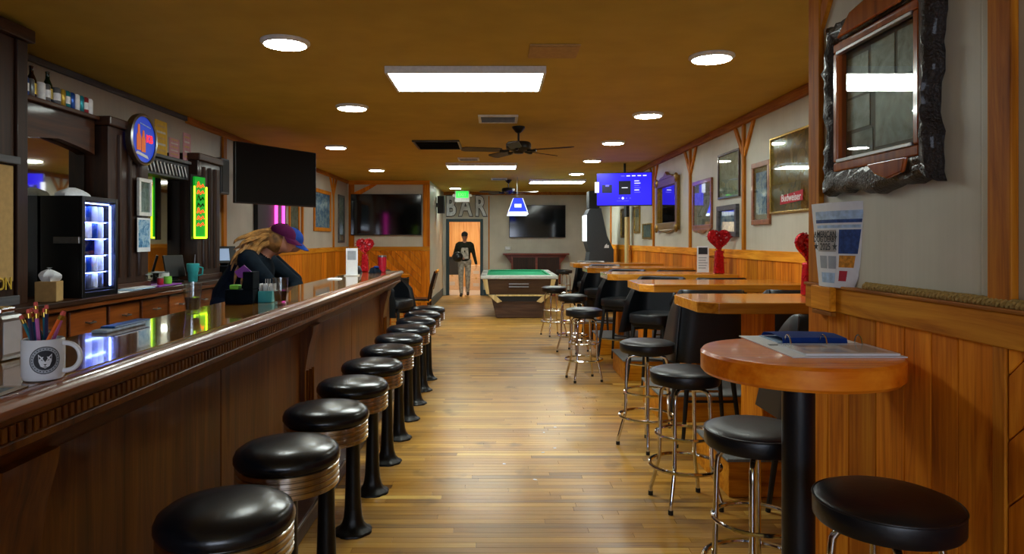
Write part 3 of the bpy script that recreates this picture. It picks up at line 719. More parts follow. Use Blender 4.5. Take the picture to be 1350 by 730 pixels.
# ------------------------------------------------------------------ back bar: cabinets, counter, columns, mirrors
CZ = 1.125
def back_cabinet(y0, y1, lab):
    t = thing('back_bar_cabinet', lab, 'cabinet', (0, y0, 0), 0, 'cabinets under the back bar counter'); w = y1-y0
    bx('carcass', 'back_bar_wood_y', -3.27, -2.78, .003, w-.003, .002, CZ-.07, t)
    n = 2; dw = w/n
    for k in range(n):
        dr = bx('drawer', 'drawer_wood', -2.78, -2.762, k*dw+.02, (k+1)*dw-.02, .86, CZ-.085, t, .004)
        c = (k+.5)*dw
        MB().tube([(-2.762, c-.04, .955), (-2.735, c-.035, .95), (-2.735, c+.035, .95), (-2.762, c+.04, .955)], .006, 6).build('handle', 'steel', dr, SM)
        d = bx('door', 'back_bar_wood', -2.78, -2.762, k*dw+.02, (k+1)*dw-.02, .12, .84, t, .004)
        MB().lathe([(.006, 0), (.006, .012), (.014, .016), (.012, .026), (.001, .028)], 12, Matrix.Translation((-2.762, k*dw+.06, .72)) @ Matrix.Rotation(PI/2, 4, 'Y')).build('knob', 'steel', d, SM)
for k, (a, b) in enumerate([(2.6, 3.5), (3.5, 4.4), (4.4, 5.3), (5.3, 6.2), (6.2, 7.1), (7.1, 7.75)]):
    back_cabinet(a, b, 'dark back bar cabinet with reddish drawers, ' + ['nearest the street, under the tall panelled cupboard', 'below the tissue box', 'below the lit drinks cooler', 'below the papers and blue cup', 'below the neon sign column', 'below the cash register'][k])
ct = thing('back_bar_counter', 'dark wood worktop running along the back bar', 'worktop', (0, 2.6, 0))
bx('worktop', 'back_bar_wood_y', -3.28, -2.70, 0, 5.15, CZ-.035, CZ, ct, .006)
bx('edge_moulding', 'drawer_wood', -2.76, -2.715, 0, 5.15, CZ-.068, CZ-.036, ct, .008)

tc = thing('tall_cupboard', 'tall dark panelled cupboard standing on the back bar counter', 'cupboard', (0, 3.2, CZ+.001))
bx('body', 'back_bar_wood', -3.28, -2.87, 0, .95, 0, 1.58, tc)
bx('cornice', 'back_bar_wood_y', -3.28, -2.82, -.03, .98, 1.58, 1.66, tc, .01)
bx('stile', 'back_bar_wood', -2.869, -2.85, .86, .95, 0, 1.58, tc, .004)
bx('ledge', 'grey_carved', -2.869, -2.83, 0, .86, .83, .875, tc, .004)
bx('panel', 'cardboard', -2.869, -2.862, .05, .84, .14, .82, tc)
bx('bottom_rail', 'grey_carved', -2.869, -2.835, 0, .86, .0, .055, tc, .004)
text('sign_letters', 'ON', .105, 'gold_leaf', tc, (-2.857, .76, .125), (PI/2, 0, PI/2), .003, .75)

def column(y0, y1, zt, lab):
    t = thing('back_bar_column', lab, 'column', (0, y0, CZ+.001)); w = y1-y0; h = zt-CZ
    bx('shaft', 'back_bar_wood', -3.28, -2.86, 0, w, .05, h-.07, t, .004)
    bx('plinth', 'back_bar_wood_y', -3.28, -2.84, -.012, w+.012, 0, .05, t, .006)
    bx('cap', 'back_bar_wood_y', -3.28, -2.83, -.02, w+.02, h-.07, h, t, .01)
    for k in range(3):
        yy = w*(.25+.25*k); MB().tube([(-2.858, yy, .1), (-2.858, yy, h-.12)], .02, 8).build('reed', 'back_bar_wood', t, SM)
column(5.02, 5.60, 2.42, 'broad dark column carrying the round beer sign')
column(6.52, 7.05, 2.34, 'dark column with green neon sign at its edge')

def mirror_bay(y0, y1, zb, zt, lab, carved):
    t = thing('back_bar_mirror', lab, 'mirror', (0, y0, CZ+.001)); w = y1-y0; b = zb-CZ; h = zt-CZ
    bx('mirror_glass', 'mirror', -3.015, -3.005, .02, w-.02, .02, b+.05, t)
    bx('backing', 'back_bar_wood', -3.28, -3.017, 0, w, 0, h-.05, t)
    if carved:
        f = bx('frieze', 'grey_carved', -3.0, -2.93, .0, w, b, h-.035, t, .004)
        k = .05
        while k < w-.05:
            MB().box(-.012, .012, -.012, .012, -.055, .055, Matrix.Translation((-2.925, k, (b+h)/2-.02)) @ Matrix.Rotation(.5, 4, 'X')).build('carved_leaf', 'steel', f, bev=.004); k += .065
    else:
        n = 14; pts = [(0, h-.03)]+[(w*i/n, b+.05-.0*i-.05*math.sin(PI*i/n)*-1) for i in range(n+1)]+[(w, h-.03)]
        pts = [(0, h-.03)]+[(w*i/n, b+.06*(1-abs(2*i/n-1))**.7) for i in range(n+1)]+[(w, h-.03)]
        MB().prism(pts, -3.0, -2.94, 'x').build('arched_header', 'back_bar_wood_y', t)
    bx('top_shelf', 'grey_carved' if carved else 'back_bar_wood_y', -3.28, -2.90, 0, w, h-.03, h, t, .006)
mirror_bay(4.18, 4.99, 2.13, 2.41, 'arched mirror bay behind the lit cooler', False)
mirror_bay(5.63, 6.49, 2.07, 2.25, 'mirror bay with carved grey frieze behind the blue cup', True)

# bottles and cans on the top shelf of the first bay
def lathe_thing(name, prof, mat, label, cat, loc, group=None, n=12, label_mat=None, band=None):
    t = thing(name, label, cat, loc, 0, group)
    MB().lathe(prof, n).build('body', mat, t, SM)
    if label_mat: MB().lathe([(band[0]+.0008, band[1]), (band[0]+.0008, band[2])], n, cap=False).build('paper_label', label_mat, t, SM)
    return t
bot = [(.028, 0), (.03, .004), (.03, .11), (.026, .13), (.013, .165), (.012, .20), (.014, .203), (.014, .212), (.001, .212)]
can = [(.026, 0), (.031, .006), (.031, .108), (.026, .116), (.025, .118), (.001, .117)]
shelf_items = ['b', 'c', 'c', 'b', 'c', 'c', 'b', 'c', 'c', 'c', 'c', 'c', 'c', 'c', 'c']
cm = ['can_grey', 'can_blue', 'can_grey', 'can_gold', 'can_white', 'can_grey', 'can_gold', 'can_grey', 'can_gold', 'can_teal', 'can_blue', 'can_white', 'can_teal', 'can_red', 'can_white']
yy = 4.215
for k, s_ in enumerate(shelf_items):
    where = 'on the top shelf above the cooler, %s from the round sign' % (ords+['twelfth', 'thirteenth', 'fourteenth', 'fifteenth'])[14-k]
    if s_ == 'b': lathe_thing('beer_bottle', bot, 'bottle_brown' if k % 2 else 'bottle_green', 'dark beer bottle '+where, 'bottle', (-2.98, yy, 2.411), 'bottles and cans on the top shelf', 12, cm[k], (.03, .03, .10))
    else: lathe_thing('beer_can', can, cm[k], cm[k].split('_')[1]+' beer can '+where, 'can', (-2.96, yy, 2.411), 'bottles and cans on the top shelf', 12, 'can_white' if k % 2 else None, (.031, .03, .08))
    yy += .052
for y0, w, h, mt, lab in [(5.93, .22, .31, 'yellow_paper', 'yellow notice card propped on the carved shelf'), (6.19, .2, .19, 'pink_paper', 'short pink notice card propped on the carved shelf'), (6.42, .16, .27, 'pink_paper', 'tall pink notice card propped beside the neon column')]:
    t = thing('notice_card', lab, 'card', (-2.97 if y0 < 6.4 else -2.95, y0, 2.252))
    MB().box(-.004, .0, 0, w, 0, h).build('sheet', mt, t)
    for k in range(5): MB().box(.0003, .001, .03, w-.03, .04+k*h*.17, .04+k*h*.17+h*.06).build('printed_line', 'ink_tan' if k % 2 else 'cardboard', t)

# round beer sign on the broad column
rs = thing('round_beer_sign', 'round lit blue beer sign with orange bottles on the column', 'sign', (-2.815, 5.42, 2.305), PI/2)
R_ = Matrix.Rotation(PI/2, 4, 'X')
MB().lathe([(.17, -.03), (.2, -.03), (.205, -.01), (.205, .02), (.19, .028), (.18, .02)], 40, R_, cap=False).build('rim', 'steel', rs, SM)
MB().lathe([(.182, .0), (.182, .012), (.001, .012)], 40, R_).build('face', 'sign_blue', rs)
MB().prism([(-.11, -.09), (-.05, -.09), (-.05, .02), (-.065, .05), (-.068, .11), (-.092, .11), (-.095, .05), (-.11, .02)], -.017, -.013, 'y').build('bottle_print', 'sign_orange', rs)
MB().prism([(-.04, -.1), (.02, -.1), (.02, -.0), (.005, .03), (.0, .07), (-.02, .07), (-.025, .03), (-.04, 0)], -.017, -.013, 'y').build('bottle_print', 'sign_orange', rs)
text('lettering', 'KB', .085, 'sign_red', rs, (.085, -.015, .01), bold=.002)
MB().prism([(-.13, -.12), (.07, -.15), (.05, -.125), (-.1, -.1)], -.016, -.013, 'y').build('white_swash', 'white_paper', rs)
MB().prism([(-.06, .12), (.1, .1), (.1, .108), (-.06, .128)], -.016, -.013, 'y').build('white_line', 'ink_sky', rs)

def framed(name, label, cat, loc, rz, w, h, fw, fmat, pic, depth=.025, glz=True, mat_w=0, matm='white_paper', extra=None):
    t = thing(name, label, cat, loc, rz)      # faces local -y, back at y=0
    fr = MB()
    for a in ((-w/2, w/2, -h/2, -h/2+fw), (-w/2, w/2, h/2-fw, h/2), (-w/2, -w/2+fw, -h/2+fw, h/2-fw), (w/2-fw, w/2, -h/2+fw, h/2-fw)): fr.box(a[0], a[1], -depth, -.0005, a[2], a[3])
    fr.build('frame', fmat, t, bev=.004)
    iw, ih = w/2-fw, h/2-fw
    if mat_w: MB().box(-iw, iw, -.008, -.002, -ih, ih).build('mat_board', matm, t); iw -= mat_w; ih -= mat_w
    MB().box(-iw, iw, -.011 if mat_w else -.008, -.0015, -ih, ih).build('picture', pic, t)
    if glz: MB().box(-w/2+fw, w/2-fw, -.0155, -.0135, -h/2+fw, h/2-fw).build('glass_pane', 'frame_glass', t)
    return t
framed('framed_photo', 'white framed photo hung on the broad back bar column', 'picture', (-2.835, 5.47, 1.85), PI/2, .2, .30, .03, 'white_plastic', 'mono')
po = thing('blue_poster', 'small blue and white poster pinned below the white framed photo', 'poster', (-2.836, 5.48, 1.55), PI/2)
MB().box(-.1, .1, -.004, -.0005, -.135, .135).build('sheet', 'white_paper', po)
MB().box(-.085, .085, -.0055, -.0042, -.10, .12).build('print', 'posterblue', po)

# green neon sign hanging at the edge of the neon column
ns = thing('neon_sign', 'tall green neon sign with red lettering beside the back bar mirror', 'sign', (-2.80, 6.42, 1.84), math.radians(75))
MB().box(-.072, .072, -.012, .012, -.30, .26).build('panel', 'neon_green', ns, bev=.004)
MB().box(-.095, .095, .013, .03, -.33, .28).build('glow_shield', 'black_plastic', ns, bev=.004)  # added plate, keeps the panel's glow off the mirror behind
for sx in (-.082, .082): MB().tube([(sx, -.016, -.31), (sx, -.016, .17)], .008, 8).build('tube', 'neon_yellow', ns, SM)
MB().tube([(-.082, -.016, -.31), (.082, -.016, -.31)], .008, 8).build('tube', 'neon_yellow', ns, SM)
for k in range(7):
    z = -.20+k*.06; a = random.uniform(-.02, .02)
    MB().tube([(-.045, -.017, z), (-.03, -.017, z+.03+a), (0, -.017, z), (.03, -.017, z+.03), (.045, -.017, z+.008)], .006, 6).build('script_stroke', 'neon_red' if k in (0, 1, 2, 5, 6) else 'bottle_green', ns, SM)
MB().tube([(0, .0, .26), (0, .0, .42)], .003, 6).build('hanging_wire', 'black_matte', ns)

# lit drinks cooler
fx0, fx1, fy0, fy1, fz0, fz1 = -2.995, -2.74, 4.48, 4.90, CZ+.001, 1.80
fr = thing('drinks_cooler', 'black countertop drinks cooler with lit blue glass door', 'cooler', (0, 0, 0))
m = MB().box(fx0, fx1, fy0, fy0+.03, fz0, fz1).box(fx0, fx1, fy1-.03, fy1, fz0, fz1).box(fx0, fx1, fy0+.03, fy1-.03, fz0, fz0+.05).box(fx0, fx1, fy0+.03, fy1-.03, fz1-.04, fz1).box(fx0, fx0+.02, fy0+.03, fy1-.03, fz0+.05, fz1-.04)
m.build('case', 'black_plastic', fr)
bx('liner', 'cooler_back_glow', fx0+.0205, fx0+.024, fy0+.032, fy1-.032, fz0+.052, fz1-.042, fr)  # liner given its own blue glow to show a lit interior
dz = (fz1-fz0-.1)/5
for k in range(1, 5): bx('led_strip', 'led_blue', fx1-.05, fx1-.044, fy0+.04, fy1-.04, fz0+.05+k*dz-.009, fz0+.05+k*dz-.0045, fr)  # strips under the shelves added to brighten the cans
for k in range(1, 5): bx('shelf', 'steel', fx0+.03, fx1-.03, fy0+.031, fy1-.031, fz0+.05+k*dz-.004, fz0+.05+k*dz, fr)
m = MB()
for a in ((fy0, fy0+.03, fz0, fz1), (fy1-.03, fy1, fz0, fz1), (fy0+.03, fy1-.03, fz0, fz0+.035), (fy0+.03, fy1-.03, fz1-.03, fz1)): m.box(fx1+.001, fx1+.022, a[0], a[1], a[2], a[3])
dr = m.build('door', 'black_plastic', fr, bev=.003)
bx('glass_pane', 'clear_glass', fx1+.008, fx1+.012, fy0+.03, fy1-.03, fz0+.035, fz1-.03, dr)
bx('latch', 'steel', -2.9, -2.73, fy0-.02, fy0-.001, 1.485, 1.53, dr, .003)
for yy in (fy0+.034, fy1-.040): bx('led_strip', 'led_blue', fx1-.02, fx1-.012, yy, yy+.006, fz0+.06, fz1-.05, fr)
bx('led_strip', 'led_blue', fx1-.03, fx1-.015, fy0+.05, fy1-.05, fz1-.046, fz1-.041, fr)
k = 0
for r in range(5):
    for c in range(5):
        if r == 2 and c in (1, 2, 3): continue
        mt = random.choice(['can_white', 'can_white', 'can_blue', 'can_grey']); 
        z = fz0+.0505+r*dz
        lathe_thing('chilled_can', [(q*.92, w*.9) for q, w in can], mt, '%s can inside the lit cooler on the %s shelf, %s from the tissue box side' % (mt.split('_')[1], ['bottom', 'second', 'middle', 'fourth', 'top'][r], ords[c]), 'can', (fx1-.075, fy0+.07+c*.07, z), 'cans in the lit cooler', 10)
bg = thing('plastic_bag', 'crumpled white plastic bag on top of the drinks cooler', 'bag', (-2.87, 4.62, 1.802))
m = MB(); rows = []
for k in range(7):
    f = k/6; rows.append([((.09*(1-f**2.5*.8)*(1+.15*math.sin(5*a+3*f)))*math.cos(a), (.12*(1-f**2.5*.8)*(1+.15*math.sin(4*a+2*f)))*math.sin(a), f*.06) for a in [2*PI*i/20 for i in range(20)]])
m.grid(rows, True); m.f.append(tuple(6*20+i for i in range(20))); m.mi.append(0); m.f.append(tuple(range(20))); m.mi.append(0); m.build('film', 'tissue', bg, SM)

# tissue box, register, papers, cup, tray
tb = thing('tissue_box', 'tan cube tissue box beside the tall cupboard', 'tissue box', (-2.80, 4.27, CZ+.001), .25)
MB().box(-.06, .06, -.06, .06, 0, .125).build('carton', 'cardboard', tb, bev=.004)
rows = []
for k in range(8):
    f = k/7; r = .045+.03*math.sin(PI*f)*(.6)-.06*f**3
    rows.append([((r*(1+.25*math.sin(3*a+4*f)))*math.cos(a), (r*(1+.2*math.sin(5*a-3*f)))*math.sin(a), .1255+f*.085) for a in [2*PI*i/18 for i in range(18)]])
m = MB().grid(rows, True); m.f.append(tuple(range(18))); m.mi.append(0); m.f.append(tuple(7*18+i for i in range(18))); m.mi.append(0); m.build('tissue', 'tissue', tb, SM)
pp = thing('paper_stack', 'white papers lying on the back counter beyond the cooler', 'papers', (-2.79, 5.1, CZ+.001))
MB().box(-.08, .08, -.2, .12, 0, .006).build('sheet', 'white_paper', pp); MB().box(-.07, .09, -.05, .3, .0065, .012).build('sheet', 'ink_sky', pp)
MB().box(-.09, .06, .05, .38, .0125, .016).build('sheet', 'white_paper', pp)
tr = thing('serving_tray', 'purple tray holding garnish jars on the back counter', 'tray', (-2.82, 5.72, CZ+.001))
MB().box(-.09, .09, -.2, .2, 0, .012).build('tray', 'purple', tr, bev=.004)
for k, (dx, dy, r, h, mt) in enumerate([(-.04, -.13, .04, .08, 'clear_glass'), (.03, -.06, .025, .05, 'red_can'), (-.03, 0, .042, .09, 'clear_glass'), (.03, .07, .032, .05, 'lime'), (-.03, .13, .04, .085, 'white_plastic')]):
    t = thing('garnish_jar', ['clear garnish jar at the street end of the purple tray', 'small red jar on the purple tray', 'clear garnish jar in the middle of the purple tray', 'small green dish on the purple tray', 'white jar on the purple tray'][k], 'jar', (-2.82+dx, 5.72+dy, CZ+.0135))
    MB().lathe([(r*.9, 0), (r, .006), (r, h), (r*.93, h+.003), (.001, h+.003)], 16).build('body', mt, t, SM)
    MB().lathe([(r*.96, h+.0035), (r*.96, h+.012), (.001, h+.013)], 16).build('lid', 'steel' if k != 3 else 'lime', t, SM)
tc2 = thing('teal_tumbler', 'teal insulated tumbler with straw on the back counter', 'tumbler', (-2.76, 6.20, CZ+.001))
MB().lathe([(.036, 0), (.04, .005), (.044, .09), (.052, .1), (.055, .165), (.05, .17), (.001, .17)], 20).build('cup', 'teal', tc2, SM)
MB().tube([(.015, 0, .171), (.02, 0, .25)], .005, 8).build('straw', 'steel', tc2, SM)
MB().tube([(.045, .0, .06), (.085, 0, .07), (.09, 0, .13), (.053, 0, .14)], .007, 8).build('handle', 'teal', tc2, SM)
ps = thing('point_of_sale_screen', 'black touch screen leaning by the mirror behind the tray', 'screen', (-2.92, 6.17, CZ+.001), 1.1)
MB().box(-.1, .1, -.01, .01, 0, .2, Matrix.Translation((0, -.03, .05)) @ Matrix.Rotation(-.25, 4, 'X')).build('display', 'black_plastic', ps, bev=.004)
MB().box(-.06, .06, -.06, .05, 0, .02).build('base', 'black_plastic', ps, bev=.004); MB().box(-.03, .03, -.02, .03, .018, .1).build('neck', 'black_plastic', ps)
cr = thing('cash_register', 'black cash register with lit screen on the back counter', 'register', (-2.93, 7.36, CZ+.001), .0)
MB().box(-.2, .2, -.2, .2, 0, .11).build('drawer_case', 'black_plastic', cr, bev=.008)
d = MB().box(-.13, .13, -.014, .014, 0, .2, Matrix.Translation((.02, -.08, .13)) @ Matrix.Rotation(.55, 4, 'Z') @ Matrix.Rotation(-.45, 4, 'X')).build('display', 'black_plastic', cr, bev=.004)
MB().box(-.05, .06, -.0155, -.0145, .03, .17, Matrix.Translation((.02, -.08, .13)) @ Matrix.Rotation(.55, 4, 'Z') @ Matrix.Rotation(-.45, 4, 'X')).build('screen_glow', 'pos_screen', d)
MB().box(-.04, .04, -.03, .05, .11, .16).build('stand', 'black_plastic', cr)
sp = thing('wall_speaker', 'blue-grey box speaker on the wall beside the big television', 'speaker', (-3.05, 7.32, 2.0))
MB().box(-.12, .14, -.11, .11, 0, .38).build('cabinet', 'grey_plastic', sp, bev=.008); MB().box(.141, .146, -.09, .09, .02, .36).build('grille', 'black_matte', sp); MB().box(-.235, -.121, -.03, .03, .15, .23).build('bracket', 'black_iron', sp)

# ------------------------------------------------------------------ televisions
def tv(name, label, loc, rz, w, h, arm=None, screen='screen_off'):
    t = thing(name, label, 'television', loc, rz)      # faces local -y
    MB().box(-w/2, w/2, -.02, .025, -h/2, h/2).build('housing', 'black_plastic', t, bev=.006)
    MB().box(-w/2+.012, w/2-.012, -.0225, -.0205, -h/2+.018, h/2-.012).build('screen', screen, t)
    MB().box(-w*.25, w*.25, .0255, .06, -h*.3, h*.3).build('back_cover', 'black_plastic', t, bev=.01)
    if arm: MB().tube([(0, .06, 0)]+arm, .02, 8).build('wall_arm', 'black_iron', t, SM)
    return t
a = math.atan2(8.9-7.8, -2.37+3.0)
tv('television', 'large dark television on a swing arm above the bartenders', (-2.685, 8.35, 2.285), a, 1.27, .71, [(0, .25, .05), (0, .685, .05)], 'screen_matte')
tv('television', 'wide dark television on the partition wall', (-2.42, YP-.062, 2.06), 0, 1.55, .90)
tv('television', 'wide dark television on the far wall behind the pool table', (1.10, YF-.062, 2.01), 0, 1.53, .88)
t5 = tv('television', 'lit blue television hung from the ceiling over the high tables', (2.145, 11.5, 2.36), math.radians(-15), .93, .565, [(0, .12, .1), (0, .14, .478)], 'screen_blue')
y_ = -.0235
def q5(nm, x0, x1, z0, z1, mt, d=.0): MB().box(x0, x1, y_-.0006-d, y_-d, z0, z1).build(nm, mt, t5)
q5('album_panel', -.09, .11, -.09, .14, 'screen_ink'); q5('album_line', -.04, .06, .02, .03, 'screen_white', .001)
q5('thumbnail', -.49, -.42, -.05, .13, 'screen_white')
for k in range(6): q5('menu_line', .17, .25+.02*(k % 2), .13-k*.038, .142-k*.038, 'screen_white' if k in (0, 1, 4) else 'screen_dim')
for k in range(5): q5('top_tab', -.05+k*.09, .01+k*.09, .215, .232, 'screen_white' if k else 'screen_dim')
q5('progress_bar', -.12, .08, -.20, -.193, 'screen_dim')
MB().lathe([(.02, 0), (.02, .0008), (.001, .0008)], 16, Matrix.Translation((-.02, y_, -.15)) @ Matrix.Rotation(PI/2, 4, 'X')).build('play_button', 'screen_white', t5)
for k in (-1, 1, 2): q5('control_dot', -.03+k*.06, -.01+k*.06, -.16, -.14, 'screen_dim')
q5('artist_blob', -.37, -.2, -.06, .08, 'pencil_dark'); q5('artist_light', -.31, -.25, .05, .08, 'screen_dim', .001)

# ------------------------------------------------------------------ pictures on the right wall (face -x)
RZ = -PI/2
def rpic(name, label, px, pz, w, h, fw, fm, pic, **k): return framed(name, label, k.pop('cat', 'picture'), (XR-.0005, px, pz), RZ, w, h, fw, fm, pic, **k)
bm = rpic('beer_mirror', 'large gold framed beer mirror with red banner next to the jutting wall', 6.07, 2.11, .86, .72, .022, 'gold_bright', 'brown_mottle', cat='mirror')  # the mirror's brown reflection is painted into the picture colour
MB().prism([(-.2, -.28), (.26, -.26), (.27, -.17), (-.19, -.2)], -.0185, -.0165, 'y').build('red_banner', 'ink_red', bm)
text('lettering', 'Budweiser', .095, 'white_paper', bm, (.03, -.0195, -.225), bold=.001)
rpic('framed_photo', 'narrow brown framed picture between the braced post and beer mirror', 6.74, 1.97, .46, .62, .05, 'bar_nose_wood', 'blueart', mat_w=.05, matm='brown_mottle')
c = rpic('framed_photo', 'dark framed photo hung directly above the grey framed one', 7.68, 2.24, .70, .52, .025, 'bar_dark_wood', 'greenart')
rpic('framed_photo', 'grey framed small picture above the red heart garland', 7.70, 1.72, .66, .36, .06, 'grey_carved', 'blueart', depth=.04)
hp_ = rpic('framed_photo', 'dark framed horse picture with carved wood bottom edge', 8.67, 1.96, .80, .62, .05, 'bar_nose_wood', 'sepia')
MB().prism([(-.39, -.309), (-.33, -.345), (-.2, -.335), (-.08, -.37), (.08, -.37), (.2, -.335), (.33, -.345), (.39, -.309)], -.028, -.001, 'y').build('carved_edge', 'bar_nose_wood', hp_, bev=.004)
mr = rpic('ornate_mirror', 'ornate gilded wall mirror reflecting the blue television', 10.4, 2.05, 1.3, .78, .11, 'gold', 'mirror', cat='mirror', depth=.05, glz=False)
for sx in (-1, 1):
    for sz in (-1, 1): MB().ell((sx*.6, -.05, sz*.36), (.09, .03, .07), 12, 8).build('corner_ornament', 'gold', mr, SM)
MB().prism([(-.5, .385), (-.3, .43), (-.12, .44), (0, .5), (.12, .44), (.3, .43), (.5, .385)], -.06, -.005, 'y').build('crest', 'gold', mr, bev=.01)
MB().prism([(-.45, -.385), (-.2, -.42), (0, -.44), (.2, -.42), (.45, -.385)], -.06, -.005, 'y').build('bottom_scroll', 'gold', mr, bev=.01)
rpic('framed_photo', 'small gilt framed photo low on the wall by the gilded mirror', 11.85, 1.66, .7, .27, .03, 'gold_bright', 'mono')
rpic('framed_photo', 'gilt framed tall photo below the blue television', 12.7, 1.88, .5, .5, .04, 'gold_bright', 'sepia')
rpic('framed_photo', 'gilt framed reddish picture beside the pale upright board', 14.1, 1.85, .5, .6, .05, 'gold_bright', 'horseart')
ub = thing('upright_board', 'pale upright board leaning at the wall under the television', 'board', (XR-.11, 13.2, 0))
MB().box(-.02, .02, -.11, .11, .002, 1.95).build('board', 'light_strip', ub, bev=.004); MB().box(-.03, .03, -.12, .12, 1.951, 2.2).build('dark_top', 'black_matte', ub, bev=.004)

# burl framed photographs on the jutting wall
bf = thing('burl_frame', 'large glossy burl wood frame holding old photographs', 'picture', (XN-.0005, 2.51, 2.045), RZ)
random.seed(5)
def ragged(w, h, amp, n=22):
    P = []
    for (x0, z0, x1, z1) in ((-w, -h, w, -h), (w, -h, w, h), (w, h, -w, h), (-w, h, -w, -h)):
        for k in range(n):
            f = k/n; nx, nz = (0, -1) if z0 == z1 == -h else (1, 0) if x0 == x1 == w else (0, 1) if z0 == z1 == h else (-1, 0)
            d = amp*(math.sin(f*9+x0*7+z0*3)+.6*math.sin(f*21+z1*9)+random.uniform(-.5, .5)); P.append((x0+(x1-x0)*f+nx*d, z0+(z1-z0)*f+nz*d))
    return P
out = ragged(.345, .35, .012); inn = []
iw, ih = .285, .262
for (x, z) in out:
    s_ = max(abs(x)/iw, abs(z)/ih); inn.append((x/s_, z/s_))
n = len(out); rows = []
rows.append([(x, -.001, z) for x, z in out]); rows.append([(x, -.03, z) for x, z in out])
rows.append([(x*.96+random.uniform(-.006, .006), -.05-random.uniform(0, .014), z*.96+random.uniform(-.006, .006)) for x, z in out])
rows.append([(x*.5+u*.5+random.uniform(-.006, .006), -.052-random.uniform(0, .016), z*.5+w*.5) for (x, z), (u, w) in zip(out, inn)])
rows.append([(u, -.045, w) for u, w in inn]); rows.append([(u, -.001, w) for u, w in inn])
MB().grid(rows, True).build('bark_border', 'bark', bf, 1.2)
m = MB()
for a in ((-.283, .283, -.26, -.222), (-.283, .283, .222, .26), (-.283, -.25, -.222, .222), (.25, .283, -.222, .222)): m.box(a[0], a[1], -.045, -.001, a[2], a[3])
m.build('smooth_board', 'burl_board', bf, bev=.006)
MB().prism([(-.2, .262), (.22, .262), (.25, .345), (.1, .36), (-.1, .335)], -.075, -.06, 'y').build('top_inlay', 'burl_board', bf, bev=.006)
MB().prism([(.02, -.262), (.26, -.262), (.24, -.31), (.15, -.325), (.07, -.3)], -.075, -.06, 'y').build('bottom_inlay', 'burl_board', bf, bev=.006)
m = MB()
for a in ((-.25, .25, -.225, -.21), (-.25, .25, .21, .225)): MB().box(a[0], a[1], -.05, -.03, a[2], a[3]).build('inner_moulding', 'steel', bf, bev=.003)

MB().box(-.248, .248, -.008, -.001, -.22, .22).build('mat_board', 'teal_trim', bf)
for (x0, x1, z0, z1) in ((-.23, -.08, .03, .185), (-.06, .09, .05, .2), (.11, .23, .04, .2), (-.235, -.07, -.1, .02), (-.2, -.05, -.205, -.115), (-.03, .23, -.19, .03)):
    MB().box(x0, x1, -.0105, -.0085, z0, z1).build('old_photo', 'bottom_photo' if x1-x0 > .2 else 'mono', bf)
MB().box(-.249, .249, -.024, -.022, -.221, .221).build('glass_pane', 'frame_glass', bf)

# newspaper standing on the wainscot block
npz = 1.3165
nw = thing('newspaper', 'folded newspaper with dog race front page standing on the rail block', 'newspaper', (1.352, 2.93, npz), -math.radians(75))
def npx(u, v):      # u across 0..1, v up 0..1 : curled sheet (local x = across, -y = towards the room)
    wd = .31*(.62+.38*min(1, v*1.15)**.8); x = .045*(1-v)+u*wd
    y = -.030*math.sin(PI*u)*(.6+.4*v)+.03*(1-v)*u*0
    return (x, y-.002, v*.345)
rows = [[npx(i/14, k/10) for i in range(15)] for k in range(11)]
back = [[(x, y+.003, z) for x, y, z in r] for r in rows]
m = MB().grid(rows); m.grid(back); m.build('folded_sheets', 'white_paper', nw, SM)
def npatch(nm, u0, u1, v0, v1, mt, off=.001):
    r = [[npx(u0+(u1-u0)*i/8, v0+(v1-v0)*k/4) for i in range(9)] for k in range(5)]
    MB().grid([[(x, y-off, z) for x, y, z in q] for q in r]).build(nm, mt, nw, SM)
npatch('masthead_sky', .1, .93, .78, .9, 'ink_sky'); npatch('masthead_hills', .1, .93, .76, .8, 'ink_blue', .0014); npatch('masthead_band', .12, .92, .70, .735, 'ink_sky')
npatch('headline_box', .1, .55, .42, .68, 'ink_tan'); npatch('photo_block', .6, .93, .40, .68, 'ink_blue'); npatch('photo_block', .62, .9, .24, .38, 'ink_orange')
npatch('text_column', .14, .34, .22, .37, 'ink_grey'); npatch('text_column', .38, .56, .22, .37, 'ink_grey'); npatch('map_box', .16, .55, .05, .17, 'ink_sky'); npatch('red_block', .64, .8, .08, .2, 'ink_red')
def ntext(st, u, v, size, sq, mt='ink'):
    x, y, z = npx(u, v); return text('headline', st, size, mt, nw, (x, y-.004, z), (PI/2, 0, (u-.5)*.55), .0003, sq, .0004)
ntext('AMERICAN', .325, .625, .034, .85); ntext('DOG DERBY', .325, .565, .034, .78); ntext('\u2605 2025 \u2605', .325, .475, .04, .85)

# ------------------------------------------------------------------ pictures on the left wall, pink neon window
framed('framed_photo', 'wood framed blue sports photo on the wall past the bar', 'picture', (XL+.0005, 12.85, 2.06), PI/2, 1.25, .78, .07, 'pine_trim', 'blueart')
framed('framed_photo', 'tall grey framed picture next to the partition corner', 'picture', (XL+.0005, 14.4, 1.95), PI/2, .55, 1.0, .05, 'grey_carved', 'mono')
framed('framed_photo', 'dark framed photo half hidden behind the blue cap', 'picture', (XL+.0005, 11.05, 1.85), PI/2, .55, .8, .05, 'pine_trim', 'sepia')
nwd = thing('neon_window_sign', 'dark panel edged with pink neon tubes behind the bartenders', 'sign', (XL+.0005, 9.85, 1.85), PI/2)
MB().box(-.62, .62, -.06, -.0005, -.42, .5).build('panel', 'black_matte', nwd, bev=.006)
for x in (.08, .42): MB().tube([(x, -.08, -.38), (x, -.08, .42)], .022, 10).build('neon_tube', 'neon_pink', nwd, SM)
MB().box(.16, .34, -.075, -.061, -.3, .4).build('grey_strip', 'grey_carved', nwd)
